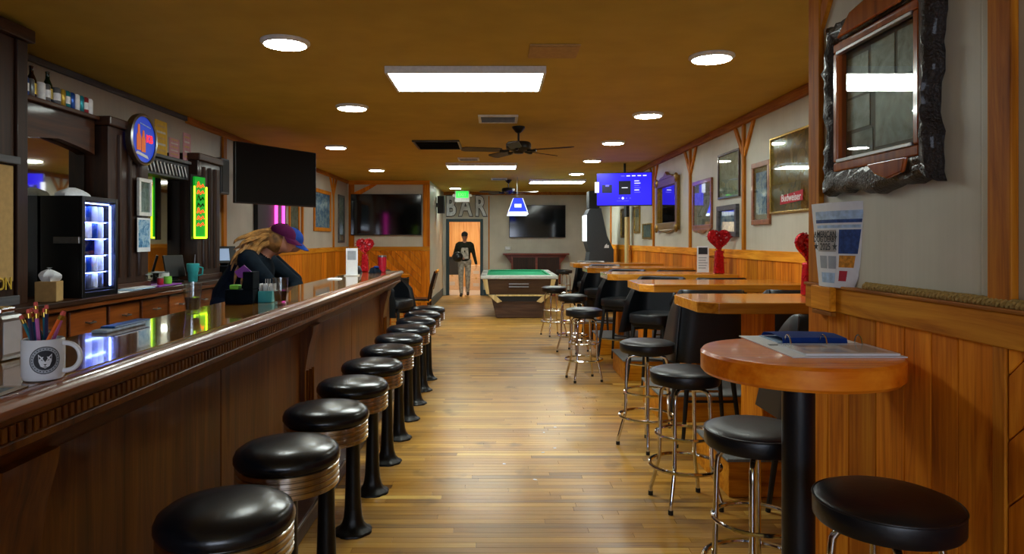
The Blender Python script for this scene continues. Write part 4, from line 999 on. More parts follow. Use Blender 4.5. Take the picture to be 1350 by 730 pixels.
# ------------------------------------------------------------------ pool table, lamp, far wall things
pt = thing('pool_table', 'green felt coin pool table with dark brown cabinet', 'pool table', (.43, 13.05, 0))
W2, LN, HT = .74, 2.55, .83
def taper(m, w0, w1, y0, y1, e, z0, z1):
    m.add([(-w0, y0+e, z0), (w0, y0+e, z0), (w0, y1-e, z0), (-w0, y1-e, z0), (-w1, y0, z1), (w1, y0, z1), (w1, y1, z1), (-w1, y1, z1)], [(0,3,2,1),(4,5,6,7),(0,1,5,4),(1,2,6,5),(2,3,7,6),(3,0,4,7)]); return m
taper(MB(), W2-.13, W2-.03, 0, LN, .06, .46, HT-.07).build('cabinet', 'pool_brown', pt, bev=.006)
m = MB()
for a in ((-W2, W2, -.02, .11), (-W2, W2, LN-.11, LN+.02), (-W2, -W2+.12, .11, LN-.11), (W2-.12, W2, .11, LN-.11)): m.box(a[0], a[1], a[2], a[3], HT-.07, HT)
m.build('top_rail', 'rail_white', pt, bev=.012)
bx('playing_field', 'felt', -W2+.121, W2-.121, .111, LN-.111, HT-.06, HT-.03, pt)
for a in ((-W2+.16, W2-.16, .111, .155), (-W2+.16, W2-.16, LN-.155, LN-.111), (-W2+.121, -W2+.165, .2, LN-.2), (W2-.165, W2-.121, .2, LN-.2)): bx('cushion', 'felt', a[0], a[1], a[2], a[3], HT-.029, HT+.004, pt, .01)
for sx in (-1, 1):
    for yy in (.05, LN/2, LN-.05): MB().lathe([(.058, 0), (.058, .003), (.001, .003)], 20, Matrix.Translation((sx*(W2-.055), yy, HT+.0005))).build('pocket', 'black_matte', pt)
    MB().prism([(sx*(W2-.04), HT-.075), (sx*(W2-.13), HT-.075), (sx*(W2-.17), .47), (sx*(W2-.11), .47)], -.012, .03, 'y').build('corner_trim', 'light_strip', pt, bev=.004)
    # angled light edges and legs
    MB().prism([(sx*.60, .455), (sx*.47, .455), (sx*.33, .33), (sx*.42, .30)], .02, .06, 'y').build('leg_trim', 'light_strip', pt, bev=.003)
taper(MB(), .44, .55, .06, LN-.06, .04, .01, .455).build('pedestal', 'pool_brown', pt, bev=.006)
bx('kick_board', 'light_strip', -.45, .45, .03, .06, .43, .459, pt, .003)
bx('recess', 'black_matte', -.40, .40, .045, .065, .33, .42, pt)
for z in (.60, .655): bx('coin_slot', 'steel', -.2, .18, -.0, .03, z, z+.02, pt, .003)

pl = thing('pool_table_lamp', 'blue billiard lamp with white lettering above the pool table', 'lamp', (.43, 13.9, 0))
z0, z1 = 2.03, 2.36
m = MB(); taper(m, .2, .1, 0, 1.0, -.0, z0+.055, z1); m.build('shade', 'lamp_blue', pl, bev=.005)
m = MB(); taper(m, .215, .195, -.02, 1.02, 0, z0, z0+.054); m.build('lower_band', 'lamp_white', pl, bev=.004)
MB().box(-.07, .07, -.004, -.001, z0+.14, z0+.21).build('white_mark', 'lamp_white', pl)
for sx in (-1, 1): MB().prism([(sx*.2, z0+.06), (sx*.185, z0+.06), (sx*.088, z1), (sx*.1, z1)], -.006, -.001, 'y').build('edge_strip', 'lamp_white', pl)
for yy in (.2, .8): MB().tube([(0, yy, z1), (0, yy, ZC-.001)], .004, 6).build('chain', 'steel', pl)

sh = thing('drink_shelf', 'reddish wood drink counter against the far wall', 'shelf', (1.05, YF-.02, 0))
MB().box(-.88, .88, -.42, -.0, 1.11, 1.15).build('top', 'red_wood', sh, bev=.006)
MB().box(-.66, .66, -.3, -.03, .001, 1.109).build('carcass', 'red_wood', sh, bev=.004)
for x0, x1 in ((-.62, -.02), (.04, .62)): MB().box(x0, x1, -.312, -.301, .1, 1.04).build('panel', 'back_bar_wood', sh, bev=.003)
for sx in (-1, 1): MB().prism([(sx*.66, 1.108), (sx*.84, 1.108), (sx*.66, .86)], -.2, -.16, 'y').build('bracket', 'red_wood', sh)
ou = thing('wall_phone', 'small pale box on the far wall above the drink counter', 'box', (.30, YF-.0005, 1.28))
MB().box(-.08, .08, -.05, -.001, -.05, .05).build('housing', 'white_plastic', ou, bev=.008); MB().box(-.05, .05, -.054, -.0505, -.02, .02).build('cover_plate', 'white_paper', ou)

sg = thing('letter_sign', 'galvanised metal marquee letters spelling BAR above the doorway', 'sign', (-.85, YF-.0005, 2.40))
for k, chn in enumerate('BAR'):
    text('letter', chn, .74, 'letter_metal', sg, ((k-1)*.40, -.06, 0), (PI/2, 0, 0), .03, .66, .02)
    text('letter_back', chn, .74, 'grey_plastic', sg, ((k-1)*.40, -.015, 0), (PI/2, 0, 0), .012, .66, .042)
ex = thing('exit_sign', 'white box exit sign glowing green under the ceiling', 'exit sign', (-.90, 17.75, 2.68))
MB().box(-.19, .19, -.03, .03, -.19, .11).build('housing', 'white_plastic', ex, bev=.006)
MB().box(-.16, .16, -.034, -.0305, -.08, .09).build('green_face', 'exit_green', ex)
text('lettering', 'EXIT', .12, 'white_plastic', ex, (0, -.036, .0), squeeze=.9)
MB().box(-.05, .05, -.02, .02, .1105, .129).build('mount', 'white_plastic', ex)
for sx in (-1, 1): MB().lathe([(.03, 0), (.04, .03), (.035, .06)], 14, Matrix.Translation((sx*.215, .03, -.02)) @ Matrix.Rotation(PI/2, 4, 'X')).build('emergency_head', 'white_plastic', ex, SM)
sp = thing('wall_speaker', 'small black speaker on the short grey wall beside the doorway', 'speaker', (-1.469, 16.6, 2.15))
MB().box(.03, .2, -.12, .12, 0, .42).build('cabinet', 'black_plastic', sp, bev=.01); MB().box(.05, .18, -.126, -.1205, .03, .39).build('grille', 'black_matte', sp); MB().box(.0, .0295, -.03, .03, .15, .25).build('bracket', 'black_iron', sp)

ki = thing('jukebox_kiosk', 'tall dark grey arcade cabinet with glowing white front edge', 'arcade cabinet', (1.88, 14.25, 0))
P = [(.0, .002), (.02, 1.0), (.06, 1.25), (.0, 1.45), (.0, 2.05), (.06, 2.16), (.30, 2.17), (.42, 1.6), (.56, 1.3), (.58, .002)]
MB().prism(P, 0, .6, 'y').build('cabinet', 'grey_plastic', ki, bev=.008)
MB().box(-.02, -.001, .0, .6, 1.48, 2.03).build('lit_screen', 'kiosk_white', ki, bev=.004)
MB().prism([(.36, 1.34), (.46, 1.34), (.46, 1.40), (.42, 1.40), (.42, 1.43), (.38, 1.40)], -.003, -.0005, 'y').build('white_emblem', 'white_paper', ki)
MB().box(.02, .06, .1, .5, .98, 1.02).build('control_ledge', 'black_plastic', ki)
kt = thing('speaker_column', 'black speaker box on top of the arcade cabinet', 'speaker', (1.93, 14.3, 2.1715))
MB().box(0, .22, 0, .4, 0, .36).build('cabinet', 'black_matte', kt, bev=.008); MB().box(.02, .2, -.006, -.0005, .03, .33).build('grille', 'black_plastic', kt)
ut = thing('tool_cart', 'dark storage bin with green liner beyond the high tables', 'bin', (1.75, 12.75, 0))
taper(MB(), .15, .2, -.2, .2, .03, .002, .72).build('bin', 'black_plastic', ut, bev=.01); MB().box(-.21, .21, -.21, .21, .72, .76).build('lid', 'felt', ut, bev=.01)

# hallway storage
for k, (x, y, z, w, d, h, lab) in enumerate([(-.62, 20.6, .005, .5, .4, .38, 'brown cardboard box on the hallway floor'), (-.62, 20.6, .386, .46, .38, .36, 'brown cardboard box stacked on another in the hallway'), (-1.35, 20.8, .005, .45, .5, .45, 'low cardboard carton behind the walking man')]):
    t = thing('cardboard_box', lab, 'box', (x, y, z)); MB().box(-w/2, w/2, -d/2, d/2, 0, h).build('carton', 'cardboard_box', t, bev=.006)
    MB().box(-.03, .03, -d/2-.001, d/2+.001, h-.05, h+.001).build('tape', 'cardboard', t)
    MB().box(-.09, .09, -d/2-.0015, -d/2-.0002, h*.3, h*.55).build('stamp', 'ink_tan', t)
hb2 = thing('dark_crate', 'black crate stacked on the low hallway carton', 'crate', (-1.35, 20.8, .457))
MB().box(-.2, .2, -.22, .22, 0, .5).build('body', 'black_matte', hb2, bev=.01); MB().box(-.21, .21, -.23, .23, .5005, .54).build('lid', 'black_plastic', hb2, bev=.006)

# ------------------------------------------------------------------ things on the bar
BZ = 1.1705
mg = thing('mug', 'white mug with round dark dog emblem holding pencils', 'mug', (-1.106, 1.665, BZ), 0)
rin, rout, hh = .042, .046, .1
MB().lathe([(.034, 0), (.042, .003), (rout, .012), (rout, hh-.003), (rout-.002, hh), (rin, hh-.002), (rin, .01), (.001, .008)], 40).build('cup', 'mug_white', mg, SM)
pts = [(.044+.040*math.sin(a)**.8, 0, .054+.034*math.cos(a)) for a in [PI*k/16 for k in range(17)]]
MB().tube(pts, .006, 10, M=Matrix.Rotation(math.radians(8), 4, 'Z')).build('handle', 'mug_white', mg, SM)
A0 = math.radians(-90+38)           # emblem faces the camera side
def onmug(u, v, off=.0006): a = A0+u/rout; return ((rout+off)*math.cos(a), (rout+off)*math.sin(a), .052+v)
def memb(nm, pts, mt, off, sub=6):
    # fan polygon wrapped round the cup
    P = []
    for i in range(len(pts)):
        A, B = pts[i], pts[(i+1) % len(pts)]
        for k in range(sub): P.append((A[0]+(B[0]-A[0])*k/sub, A[1]+(B[1]-A[1])*k/sub))
    c = (sum(p[0] for p in P)/len(P), sum(p[1] for p in P)/len(P)); rows = []
    for s_ in (1, .66, .33, .02): rows.append([onmug(c[0]+(x-c[0])*s_, c[1]+(y-c[1])*s_, off) for x, y in P])
    MB().grid(rows, True).build(nm, mt, mg, SM)
cc = lambda r, n=28: [(r*math.cos(2*PI*i/n), r*math.sin(2*PI*i/n)) for i in range(n)]
memb('emblem_disc', cc(.033), 'ink', .0005, 1); memb('emblem_ring', cc(.031), 'ink_grey', .0007, 1); memb('emblem_field', cc(.0235), 'ink', .0009, 1)
for k in range(26):
    a = 2*PI*k/26; r = .0272; d = .0017
    memb('ring_mark', [(r*math.cos(a)+d*math.cos(b), r*math.sin(a)+d*math.sin(b)) for b in (0, PI/2, PI, 3*PI/2)], 'ink', .0011, 1)
memb('dog_face', [(0, -.019), (-.009, -.014), (-.013, -.003), (-.014, .015), (-.007, .008), (0, .010), (.007, .008), (.014, .015), (.013, -.003), (.009, -.014)], 'mug_white', .0011, 2)
memb('dog_forehead', [(0, -.004), (-.005, .004), (-.003, .010), (.003, .010), (.005, .004)], 'ink', .0013, 2)
for sx in (-1, 1):
    memb('dog_eye', [(sx*.003, -.001), (sx*.008, .003), (sx*.008, .0)], 'ink', .0013, 1)
    memb('dog_ear', [(sx*.0125, .011), (sx*.0085, .005), (sx*.0125, .003)], 'ink', .0013, 1)
memb('dog_nose', [(0, -.013), (-.0035, -.009), (.0035, -.009)], 'ink', .0013, 1); memb('dog_mouth', [(-.005, -.0155), (0, -.0145), (.005, -.0155), (0, -.017)], 'ink', .0013, 1)
random.seed(3)
pc = [('pencil_teal', -.03, -.012, -.34, .1, .17), ('pencil_teal', -.028, .021, -.30, .2, .175), ('pencil_blue', .0, -.014, -.14, .0, .165), ('pencil_teal', -.008, .01, -.04, .1, .172), ('pencil_dark', -.002, -.005, -.10, .1, .19),
      ('pencil_blue', -.02, .0, -.20, .12, .178), ('pencil_pink', .006, -.012, -.06, -.05, .172), ('pencil_dark', .008, .01, .0, .1, .18), ('pencil_pink', .012, .011, .30, .0, .175), ('pencil_orange', .02, -.024, .40, -.05, .19), ('pencil_dark', -.01, -.031, -.1, -.05, .175)]
pn = {'pencil_teal': 'dark teal', 'pencil_blue': 'blue', 'pencil_dark': 'dark blue', 'pencil_pink': 'pink', 'pencil_orange': 'orange'}
for i, (mt, x, y, tx, ty, L_) in enumerate(pc):
    lean = {0: 'outermost, ', 4: 'standing taller, ', 7: 'half hidden, '}.get(i, '')+('leaning left' if tx < -.15 else 'leaning right' if tx > .15 else 'nearly upright')
    t = thing('pencil', '%s pencil with red eraser %s in the white mug' % (pn[mt], lean), 'pencil', (-1.106-tx*.05, 1.665+y, BZ+.012), 0, 'pencils in the mug')
    t.rotation_euler = (-ty*.1, tx*1.25, 0); L_ -= .012
    MB().lathe([(.0046, 0), (.0046, L_-.022)], 6).build('barrel', mt, t); MB().lathe([(.0049, L_-.022), (.0049, L_-.010)], 10).build('ferrule', 'gold_bright', t, SM)
    MB().lathe([(.0046, L_-.010), (.0046, L_-.002), (.003, L_)], 10).build('eraser', 'eraser', t, SM)
pd = thing('paper_pad', 'white paper sheet under the mug at the bar edge', 'paper', (-1.17, 1.50, BZ), .1)
MB().box(-.09, .09, -.12, .08, 0, .0008).build('sheet', 'white_paper', pd); MB().box(-.07, .07, -.1, .06, .0009, .0012).build('faint_print', 'ink_sky', pd)
nh = thing('napkin_dispenser', 'chrome napkin dispenser at the back edge of the bar', 'dispenser', (-1.43, 1.93, BZ))
MB().box(-.06, .06, -.05, .05, 0, .13).build('case', 'steel', nh, bev=.012); MB().box(.0605, .062, -.035, .035, .02, .11).build('napkins', 'white_paper', nh)
MB().box(-.05, .05, -.03, .03, .1305, .15).build('lid', 'chrome', nh, bev=.006)
def pint(x, y, lab, fill, h=.145):
    t = thing('pint_glass', lab, 'glass', (x, y, BZ)); k = h/.145
    MB().lathe([(.001, .001), (.030, .0), (.031, .004), (.036*1, .07*k), (.041, h), (.0385, h), (.0335, .07*k), (.0285, .02), (.001, .018)], 28, cap=False).build('tumbler', 'drink_glass', t, SM)
    MB().lathe([(.0275, .0205), (.0325, .07*k*fill+.004), (.0335, .075*k), (.001, .0752*k)] if fill > .9 else [(.0275, .0205), (.031, .045), (.001, .0455)], 24).build('cola', 'cola', t, SM)
    if fill > .9: MB().lathe([(.0285, .001), (.0285, .018), (.001, .018)], 24).build('thick_base', 'sleeve', t, SM)
pint(-1.40, 3.14, 'half finished cola in a pint glass standing alone on the bar', 1.0)
pint(-1.135, 3.58, 'cola glass beside the teal sugar caddy on the bar', 1.0, .14)
sc = thing('sugar_caddy', 'teal bar caddy filled with white straws and packets', 'caddy', (-1.268, 3.74, BZ))
m = MB(); taper(m, .05, .055, -.05, .05, 0, 0, .062); m.build('box', 'teal', sc, bev=.004)
for k in range(12):
    x = -.044+k*.008; MB().box(x, x+.006, -.04+.01*(k % 3), .03, .0625, .088+.006*(k % 3)).build('packet', 'white_paper' if k % 4 else 'ink_tan', sc)
for k in range(3): MB().tube([(.0+.012*k, .0, .0625), (.002+.012*k, .0, .125)], .0025, 6).build('straw', 'ink_tan', sc)
nc = thing('napkin_caddy', 'black bar caddy with purple napkins and lime tray', 'caddy', (-1.365, 3.66, BZ))
m = MB().box(-.075, .075, -.05, .05, 0, .075); m.build('lower_box', 'navy_cloth', nc, bev=.004)
MB().box(.02, .075, -.05, .05, .0755, .17).build('upright_box', 'navy_cloth', nc, bev=.004)
MB().prism([(-.02, .17), (.03, .205), (.07, .17), (.055, .13), (.0, .14)], .0, .006, 'y', Matrix.Translation((-.01, -.03, .0))).build('purple_napkin', 'purple', nc)
MB().box(-.055, -.005, -.04, .01, .0755, .10).build('lime_tray', 'lime', nc, bev=.006)
pe = thing('blue_folder', 'blue folded cloth lying on the back edge of the bar', 'cloth', (-1.44, 2.62, BZ), .0)
MB().box(-.03, .03, -.15, .13, 0, .012).build('cloth', 'ink_sky', pe, bev=.005); MB().box(-.025, .03, -.1, .16, .0125, .02).build('fold', 'pencil_blue', pe, bev=.004)
# far end of the bar
rc = thing('red_tumbler', 'red insulated tumbler with steel rim at the far end of the bar', 'tumbler', (-1.21, 7.2, BZ))
MB().lathe([(.036, 0), (.04, .004), (.046, .1), (.047, .155), (.001, .155)], 24).build('body', 'red_can', rc, SM); MB().lathe([(.047, .1555), (.047, .172), (.04, .176), (.001, .176)], 24).build('lid', 'steel', rc, SM)
def heart_pts(s, n=40):
    P = []
    for i in range(n):
        a = 2*PI*i/n; P.append((s*16*math.sin(a)**3/17, s*(13*math.cos(a)-5*math.cos(2*a)-2*math.cos(3*a)-math.cos(4*a))/17))
    return P
def heart(loc, rz, lab, k=1.0):
    t = thing('heart_garland', lab, 'decoration', loc, rz)
    MB().prism(heart_pts(.105*k), -.02, .02, 'y', Matrix.Translation((0, 0, .33*k))).build('heart', 'red_shiny', t, bev=.012)
    MB().tube([(x, 0, z+.33*k) for x, z in heart_pts(.1*k)], .018*k, 8, True).build('tinsel_ring', 'red_shiny', t, SM)
    m = MB(); random.seed(11)
    for i in range(420):
        a = random.uniform(0, 2*PI); x, z = heart_pts(.112*k*random.uniform(0, 1)**.5)[int(a/(2*PI)*40) % 40]; d = Vector((random.uniform(-1, 1), random.uniform(-1, .3), random.uniform(-1, 1)))*.028*k
        p = Vector((x, -.015, z+.33*k)) if i < 330 else Vector((random.uniform(-.04, .04)*k, -.02, random.uniform(.03, .22)*k)); m.tube([p, p+d], [.005, .002], 3)
    q = m.build('tinsel', 'red_shiny', t); q['kind'] = 'stuff'
    taper(MB(), .05*k, .035*k, -.03, .03, 0, 0, .22*k).build('ribbon_stem', 'red_shiny', t, bev=.012)
    for i in range(8): MB().ell((random.uniform(-.08, .08)*k, -.03, .33*k+random.uniform(-.06, .09)*k), (.008, .006, .008), 8, 6).build('bead', 'pink_paper', t, SM)
def tent(loc, rz, lab):
    t = thing('table_tent', lab, 'sign', loc, rz)
    MB().box(-.065, .065, -.003, .003, .012, .30).build('card', 'white_paper', t); MB().box(-.07, .07, -.04, .04, 0, .012).build('stand', 'clear_glass', t)
    MB().box(-.05, .05, -.0045, -.0032, .21, .285).build('dark_print', 'ink', t)
    for k in range(5): MB().box(-.05, .03+.01*(k % 3), -.0045, -.0032, .055+k*.028, .065+k*.028).build('printed_line', 'ink_grey', t)
heart((2.43, 7.47, TZ+.0005), 0, 'red tinsel heart on the third high table from the jutting wall', 1.15); tent((2.27, 7.52, TZ+.0005), 0, 'white menu card standing beside the heart on the third high table')
heart((2.08, 4.55, TZ+.0005), .3, 'red tinsel heart on the first high table half hidden by the jutting wall')
heart((-1.40, 7.25, BZ), 0, 'red tinsel heart standing on the far end of the bar', .85)
tw = thing('menu_stand', 'white acrylic menu stand by the heart on the bar', 'menu stand', (-1.37, 6.45, BZ))
MB().box(-.055, .055, -.004, .004, .01, .26).build('card', 'white_paper', tw); MB().box(-.065, .065, -.05, .05, 0, .0095).build('foot', 'white_plastic', tw, bev=.003); MB().box(-.04, .04, -.0055, -.0042, .15, .235).build('faint_print', 'ink_grey', tw)
bk = thing('black_bag', 'black bag lying open on the bar by the menu stand', 'bag', (-1.44, 6.95, BZ))
m = MB(); rows = []
for k in range(7):
    f = k/6; rows.append([((.055*(1-.3*f)*(1+.1*math.sin(3*a+f)))*math.cos(a), (.17*(1-.25*f)*(1+.12*math.sin(4*a+2*f)))*math.sin(a), .07*f**.6) for a in [2*PI*i/24 for i in range(24)]])
m.grid(rows, True); m.f.append(tuple(range(24))); m.mi.append(0); m.f.append(tuple(6*24+i for i in range(24))); m.mi.append(0); m.build('body', 'vinyl_soft', bk, SM)
MB().tube([(0, -.1, .07), (0, -.06, .1), (0, .06, .1), (0, .1, .07)], .007, 6).build('strap', 'black_matte', bk, SM)
gv = thing('blue_gloves', 'dark blue cloth heap beside the red tumbler on the bar', 'cloth', (-1.26, 7.02, BZ))
m = MB(); rows = []
for k in range(6):
    f = k/5; rows.append([((.06*(1-.5*f**2)*(1+.2*math.sin(3*a+2*f)))*math.cos(a), (.09*(1-.5*f**2)*(1+.15*math.sin(5*a+f)))*math.sin(a), .055*f) for a in [2*PI*i/20 for i in range(20)]])
m.grid(rows, True); m.f.append(tuple(range(20))); m.mi.append(0); m.f.append(tuple(5*20+i for i in range(20))); m.mi.append(0); m.build('cloth', 'denim', gv, SM); MB().ell((.02, .0, .058), (.03, .05, .014), 12, 8).build('blue_lining', 'cap_blue', gv, SM)
np_ = thing('order_pad', 'white order slips lying on the bar by the bartender', 'papers', (-1.40, 5.9, BZ), .2)
MB().box(-.06, .06, -.09, .09, 0, .004).build('slip', 'white_paper', np_); MB().box(-.05, .05, -.07, .09, .0043, .007).build('slip', 'white_paper', np_)

# ------------------------------------------------------------------ people
def person(name, label, prims, mats, loc, rz=0, vox=.011, smooth=6):
    m = MB()
    for p in prims:
        if p[0] == 'c': 
            a, b = Vector(p[1]), Vector(p[3]); n = 6
            m.tube([a+(b-a)*k/n for k in range(n+1)], [p[2]+(p[4]-p[2])*k/n for k in range(n+1)], 14); m.ell(a, (p[2],)*3, 14, 10); m.ell(b, (p[4],)*3, 14, 10)
        else: m.ell((0, 0, 0), p[2], 18, 12, Matrix.Translation(Vector(p[1])) @ Matrix.Rotation(p[4] if len(p) > 4 else 0, 4, 'Y'))
    me = bpy.data.meshes.new('tmp'); me.from_pydata(m.v, [], m.f); t = bpy.data.objects.new('tmp', me); COL.objects.link(t)
    r = t.modifiers.new('r', 'REMESH'); r.mode = 'VOXEL'; r.voxel_size = vox
    s_ = t.modifiers.new('s', 'SMOOTH'); s_.iterations = smooth; s_.factor = .5
    dg = bpy.context.evaluated_depsgraph_get(); body = bpy.data.meshes.new_from_object(t.evaluated_get(dg)); bpy.data.objects.remove(t)
    body.materials.clear()
    for q in mats: body.materials.append(MATS[q])
    def dist(c, p):
        if p[0] == 'c':
            a, b = Vector(p[1]), Vector(p[3]); ab = b-a; h = max(0, min(1, (c-a).dot(ab)/max(ab.length_squared, 1e-9))); return (c-a-ab*h).length-(p[2]+(p[4]-p[2])*h), p[5]
        d = Matrix.Rotation(-(p[4] if len(p) > 4 else 0), 4, 'Y') @ (c-Vector(p[1])); k = Vector((d[0]/p[2][0], d[1]/p[2][1], d[2]/p[2][2])).length
        return (k-1)*min(p[2]), p[3]
    for f in body.polygons: f.use_smooth = True; f.material_index = min(dist(f.center, p) for p in prims)[1]
    body.name = 'body'
    root = thing(name, label, 'person', loc, rz)
    o = bpy.data.objects.new('body', body); COL.objects.link(o); o.parent = root
    return root
def hand(prims, w, d, up, side, mi, s=1.0, curl=.5):
    """palm at w, fingers along d, back of hand towards up, thumb towards side"""
    d = Vector(d).normalized(); up = Vector(up).normalized(); side = Vector(side).normalized(); w = Vector(w)
    for k in range(4): prims.append(('c', w+side*(.026-.017*k)*s, .013*s, w+d*.075*s+side*(.028-.018*k)*s, .0115*s, mi))
    for k, L_ in enumerate((.07, .08, .074, .058)):
        b = w+d*.078*s+side*(.028-.018*k)*s; e1 = b+(d*math.cos(curl*.6)-up*math.sin(curl*.6))*L_*.5*s; e2 = e1+(d*math.cos(curl*1.6)-up*math.sin(curl*1.6))*L_*.5*s
        prims.append(('c', b, .0098*s, e1, .009*s, mi)); prims.append(('c', e1, .009*s, e2, .0075*s, mi))
    b = w+d*.02*s+side*.03*s; e = b+(d*.6+side*.8).normalized()*.04*s; e2 = e+(d*.85+side*.3-up*.3).normalized()*.032*s
    prims.append(('c', b, .013*s, e, .0105*s, mi)); prims.append(('c', e, .0105*s, e2, .0085*s, mi))
def leaning(top, hx=0.0, hz=0.0):
    """figure facing +x bent over the bar; material order: shirt, trousers, skin, shoes"""
    P = []
    P += [('e', (-.12, 0, .98), (.15, .18, .16), 1), ('c', (-.10, 0, 1.05), .16, (.02, 0, 1.22), .17, 0), ('e', (.05, 0, 1.25), (.18, .21, .19), 0, .5), ('c', (.08, -.15, 1.35), .09, (.08, .15, 1.35), .09, 0)]
    P += [('c', (.12, 0, 1.37), .062, (.22+hx*.6, 0, 1.44+hz*.6), .052, 2)]
    H = Vector((.285+hx, 0, 1.51+hz))
    P += [('e', H, (.098, .074, .112), 2, .55), ('e', H+Vector((.045, 0, -.055)), (.055, .052, .05), 2, .5), ('c', H+Vector((.09, 0, -.03)), .012, H+Vector((.112, 0, -.055)), .015, 2)]
    for sy in (-1, 1):
        P += [('e', H+Vector((-.012, sy*.074, -.01)), (.02, .01, .03), 2)]
        P += [('c', (-.10, sy*.09, .95), .088, (-.06, sy*.10, .50), .062, 1), ('c', (-.06, sy*.10, .50), .06, (-.12, sy*.105, .1), .042, 1), ('c', (-.14, sy*.105, .05), .042, (.06, sy*.12, .035), .034, 3)]
    # arms: shoulder, elbow, wrist
    for sy in (-1, 1):
        sh_, el, wr_ = Vector((.10, sy*.20, 1.34)), Vector((.33, sy*.28, 1.13)), Vector((.37, sy*.07, 1.04))
        P += [('c', sh_, .082, el, .062, 0), ('c', el, .062, wr_, .042, 0), ('c', wr_, .026, wr_+Vector((.01, -sy*.01, -.01)), .025, 2)]
        hand(P, wr_+Vector((.01, -sy*.012, -.02)), (.25, sy*.1, -1), (1, 0, 0), (0, -sy, 0), 2, .92, .6)
    return P, H
def cap(parent, H, mat, tilt, bill=.085, yaw=0):
    M = Matrix.Translation(H) @ Matrix.Rotation(yaw, 4, 'Z') @ Matrix.Rotation(tilt, 4, 'Y')
    rows = []
    for k in range(9):
        f = k/8; a = f*PI/2*.98; rows.append([(.110*math.cos(a)*math.cos(b), .090*math.cos(a)*math.sin(b), .03+.088*math.sin(a)) for b in [2*PI*i/28 for i in range(28)]])
    c = MB().grid(rows, True); c.f.append(tuple(8*28+i for i in range(28))); c.mi.append(0)
    c.v = [tuple(M @ Vector(p)) for p in c.v]; c = c.build('cap', mat, parent, SM)
    top = []; bot = []
    for i in range(13):
        b = -1.15+2.3*i/12; top.append((.11*math.cos(b), .09*math.sin(b), .032)); bot.append((.11*math.cos(b)+bill*math.cos(b)**.6*1.0, .088*math.sin(b), .018-.02*abs(math.sin(b))))
    m = MB().grid([top, bot, [(x, y, z-.006) for x, y, z in bot], [(x, y, z-.006) for x, y, z in top]])
    m.v = [tuple(M @ Vector(p)) for p in m.v]; m.build('bill', mat, c, 1.0)
    m = MB().ell((0, 0, .119), (.008, .008, .005), 8, 6); m.v = [tuple(M @ Vector(p)) for p in m.v]; m.build('button', mat, c, SM)
def hair_locks(parent, H, mat, n=80, length=.40, back=.10):
    random.seed(21)
    sc_ = MB().ell((0, 0, 0), (.108, .088, .115), 20, 12, Matrix.Translation(H+Vector((-.03, 0, .005))) @ Matrix.Rotation(.4, 4, 'Y')); 
    h = sc_.build('hair', mat, parent, SM)
    m = MB()
    for k in range(n):
        a = random.uniform(-1, 1); r0 = H+Vector((-.06-.05*random.random()*(1-a*a), a*.085, random.uniform(-.04, .085)))
        e = Vector((-.20-.12*random.random(), a*.17, -.10-length*.7*random.random())); pts = []; ph = random.uniform(0, 6)
        for i in range(9):
            f = i/8; p = r0+Vector((e.x*f**.8*(1-.25*f), e.y*f, e.z*f**1.3)); p += Vector((.012*math.sin(ph+f*9), .012*math.cos(ph+f*8), .006*math.sin(f*7+ph)))*min(1, f*3); pts.append(p)
        m.tube(pts, [.014, .018, .020, .021, .020, .018, .015, .010, .003], 6)
    q = m.build('hair_locks', mat, h, SM); q['kind'] = 'stuff'
P, H = leaning(0)
w1 = person('person', 'person in navy sweatshirt and maroon cap bending over the bar', P, ['navy_cloth', 'denim', 'skin', 'shoe'], (-2.03, 5.5, 0), 0, .010)
hair_locks(w1, H, 'hair'); cap(w1, H+Vector((.006, 0, .016)), 'cap_purple', .42, .07)
P2, H2 = leaning(0, .07, -.01)
w2 = person('person', 'person in blue cap standing behind the one in the maroon cap', P2, ['navy_cloth', 'denim', 'skin', 'shoe'], (-2.24, 6.2, -.012), 0, .012)
w2.location.z = 0
hair_locks(w2, H2, 'dark_hair', 20, .12); cap(w2, H2+Vector((.008, 0, .008)), 'cap_blue', .6, .085)

# man walking in through the doorway, facing the camera (-y), bag under one arm
Q = []
Q += [('e', (0, 0, .95), (.17, .125, .15), 1), ('c', (0, 0, 1.02), .15, (0, 0, 1.22), .16, 0), ('e', (0, 0, 1.27), (.2, .125, .18), 0), ('c', (-.14, 0, 1.40), .065, (.14, 0, 1.40), .065, 0), ('c', (0, 0, 1.42), .06, (0, -.01, 1.52), .055, 2)]
HM = Vector((0, -.02, 1.61))
Q += [('e', HM, (.077, .096, .115), 2), ('e', HM+Vector((0, -.03, -.06)), (.055, .06, .05), 2), ('c', HM+Vector((0, -.09, .0)), .011, HM+Vector((0, -.112, -.025)), .014, 2)]
for sx in (-1, 1): Q += [('e', HM+Vector((sx*.078, .0, -.01)), (.01, .02, .03), 2)]
Q += [('c', (-.09, -.02, .93), .095, (-.09, -.14, .52), .07, 1), ('c', (-.09, -.14, .52), .07, (-.085, -.06, .12), .055, 1), ('c', (-.085, -.03, .06), .045, (-.09, -.2, .04), .038, 3)]
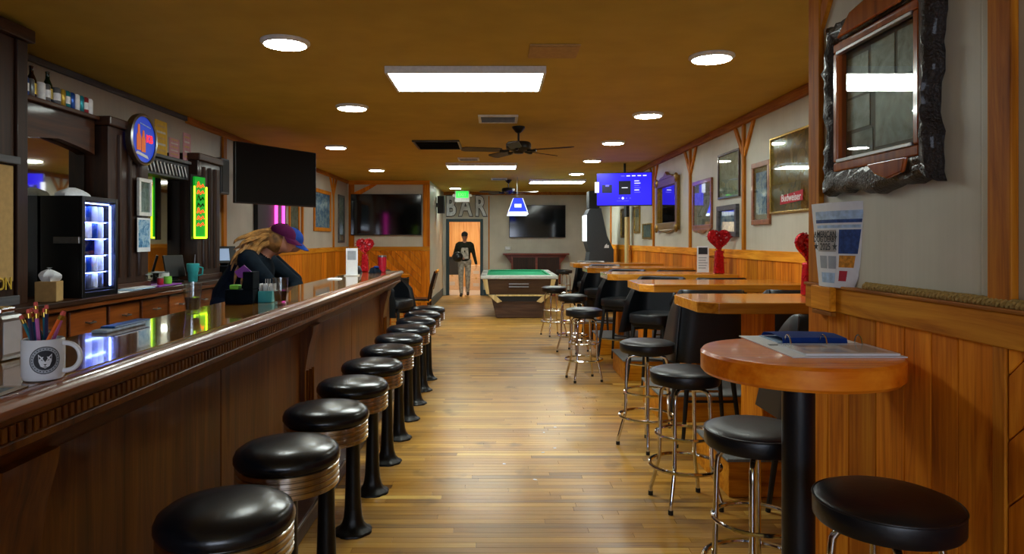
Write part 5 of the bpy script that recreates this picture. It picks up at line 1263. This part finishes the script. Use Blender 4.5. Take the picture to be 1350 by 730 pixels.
Q += [('c', (.09, .02, .93), .095, (.08, .06, .50), .07, 1), ('c', (.08, .06, .50), .07, (.075, .20, .13), .055, 1), ('c', (.075, .23, .08), .045, (.08, .10, .045), .038, 3)]
Q += [('c', (.18, 0, 1.37), .068, (.25, .03, 1.10), .05, 0), ('c', (.25, .03, 1.10), .05, (.31, -.10, .88), .038, 0)]; hand(Q, (.312, -.115, .85), (.05, -.2, -1), (1, 0, 0), (0, -1, 0), 2, 1, .7)
Q += [('c', (-.18, 0, 1.37), .068, (-.27, .05, 1.12), .05, 0), ('c', (-.27, .05, 1.12), .05, (-.13, -.20, 1.04), .038, 0)]; hand(Q, (-.11, -.225, 1.035), (1, -.2, -.2), (0, -1, 0), (0, 0, 1), 2, 1, .8)
mn = person('person', 'man in olive jacket and grey trousers walking in through the doorway', Q, ['olive_cloth', 'camo_cloth', 'skin', 'shoe'], (-.86, 18.25, 0), 0, .012)
cap(mn, HM+Vector((0, 0, .005)), 'cap_dark', .08, .07, -PI/2)
MB().prism([(-.12, 1.0), (.12, 1.0), (.1, 1.30), (-.08, 1.30)], -.155, -.12, 'y').build('bib', 'camo_cloth', mn, bev=.02)
hm = thing('helmet', 'dark round helmet held under the arm of the walking man', 'helmet', (-1.03, 17.872, 1.06))
MB().ell((0, 0, 0), (.15, .14, .135), 24, 14).build('shell', 'black_plastic', hm, SM); MB().ell((.03, -.055, -.01), (.11, .095, .07), 20, 12).build('visor', 'screen_off', hm, SM)

# scraps of paper trodden into the floor
random.seed(4)
for x, y in ((.33, 4.85), (.42, 4.95), (.24, 4.3), (.37, 5.35), (.47, 5.5), (.05, 4.6)):
    t = tag(MB().prism([(random.uniform(.6, 1)*.018*math.cos(2*PI*k/6), random.uniform(.6, 1)*.012*math.sin(2*PI*k/6)) for k in range(6)], .0, .001, 'z').build('paper_scrap', 'white_paper', None, loc=(x, y, .0008), rot=(0, 0, random.uniform(0, 3))), 'tiny white paper scrap lying in the aisle between bar stools and high tables', 'scrap', 'paper scraps on the floor')
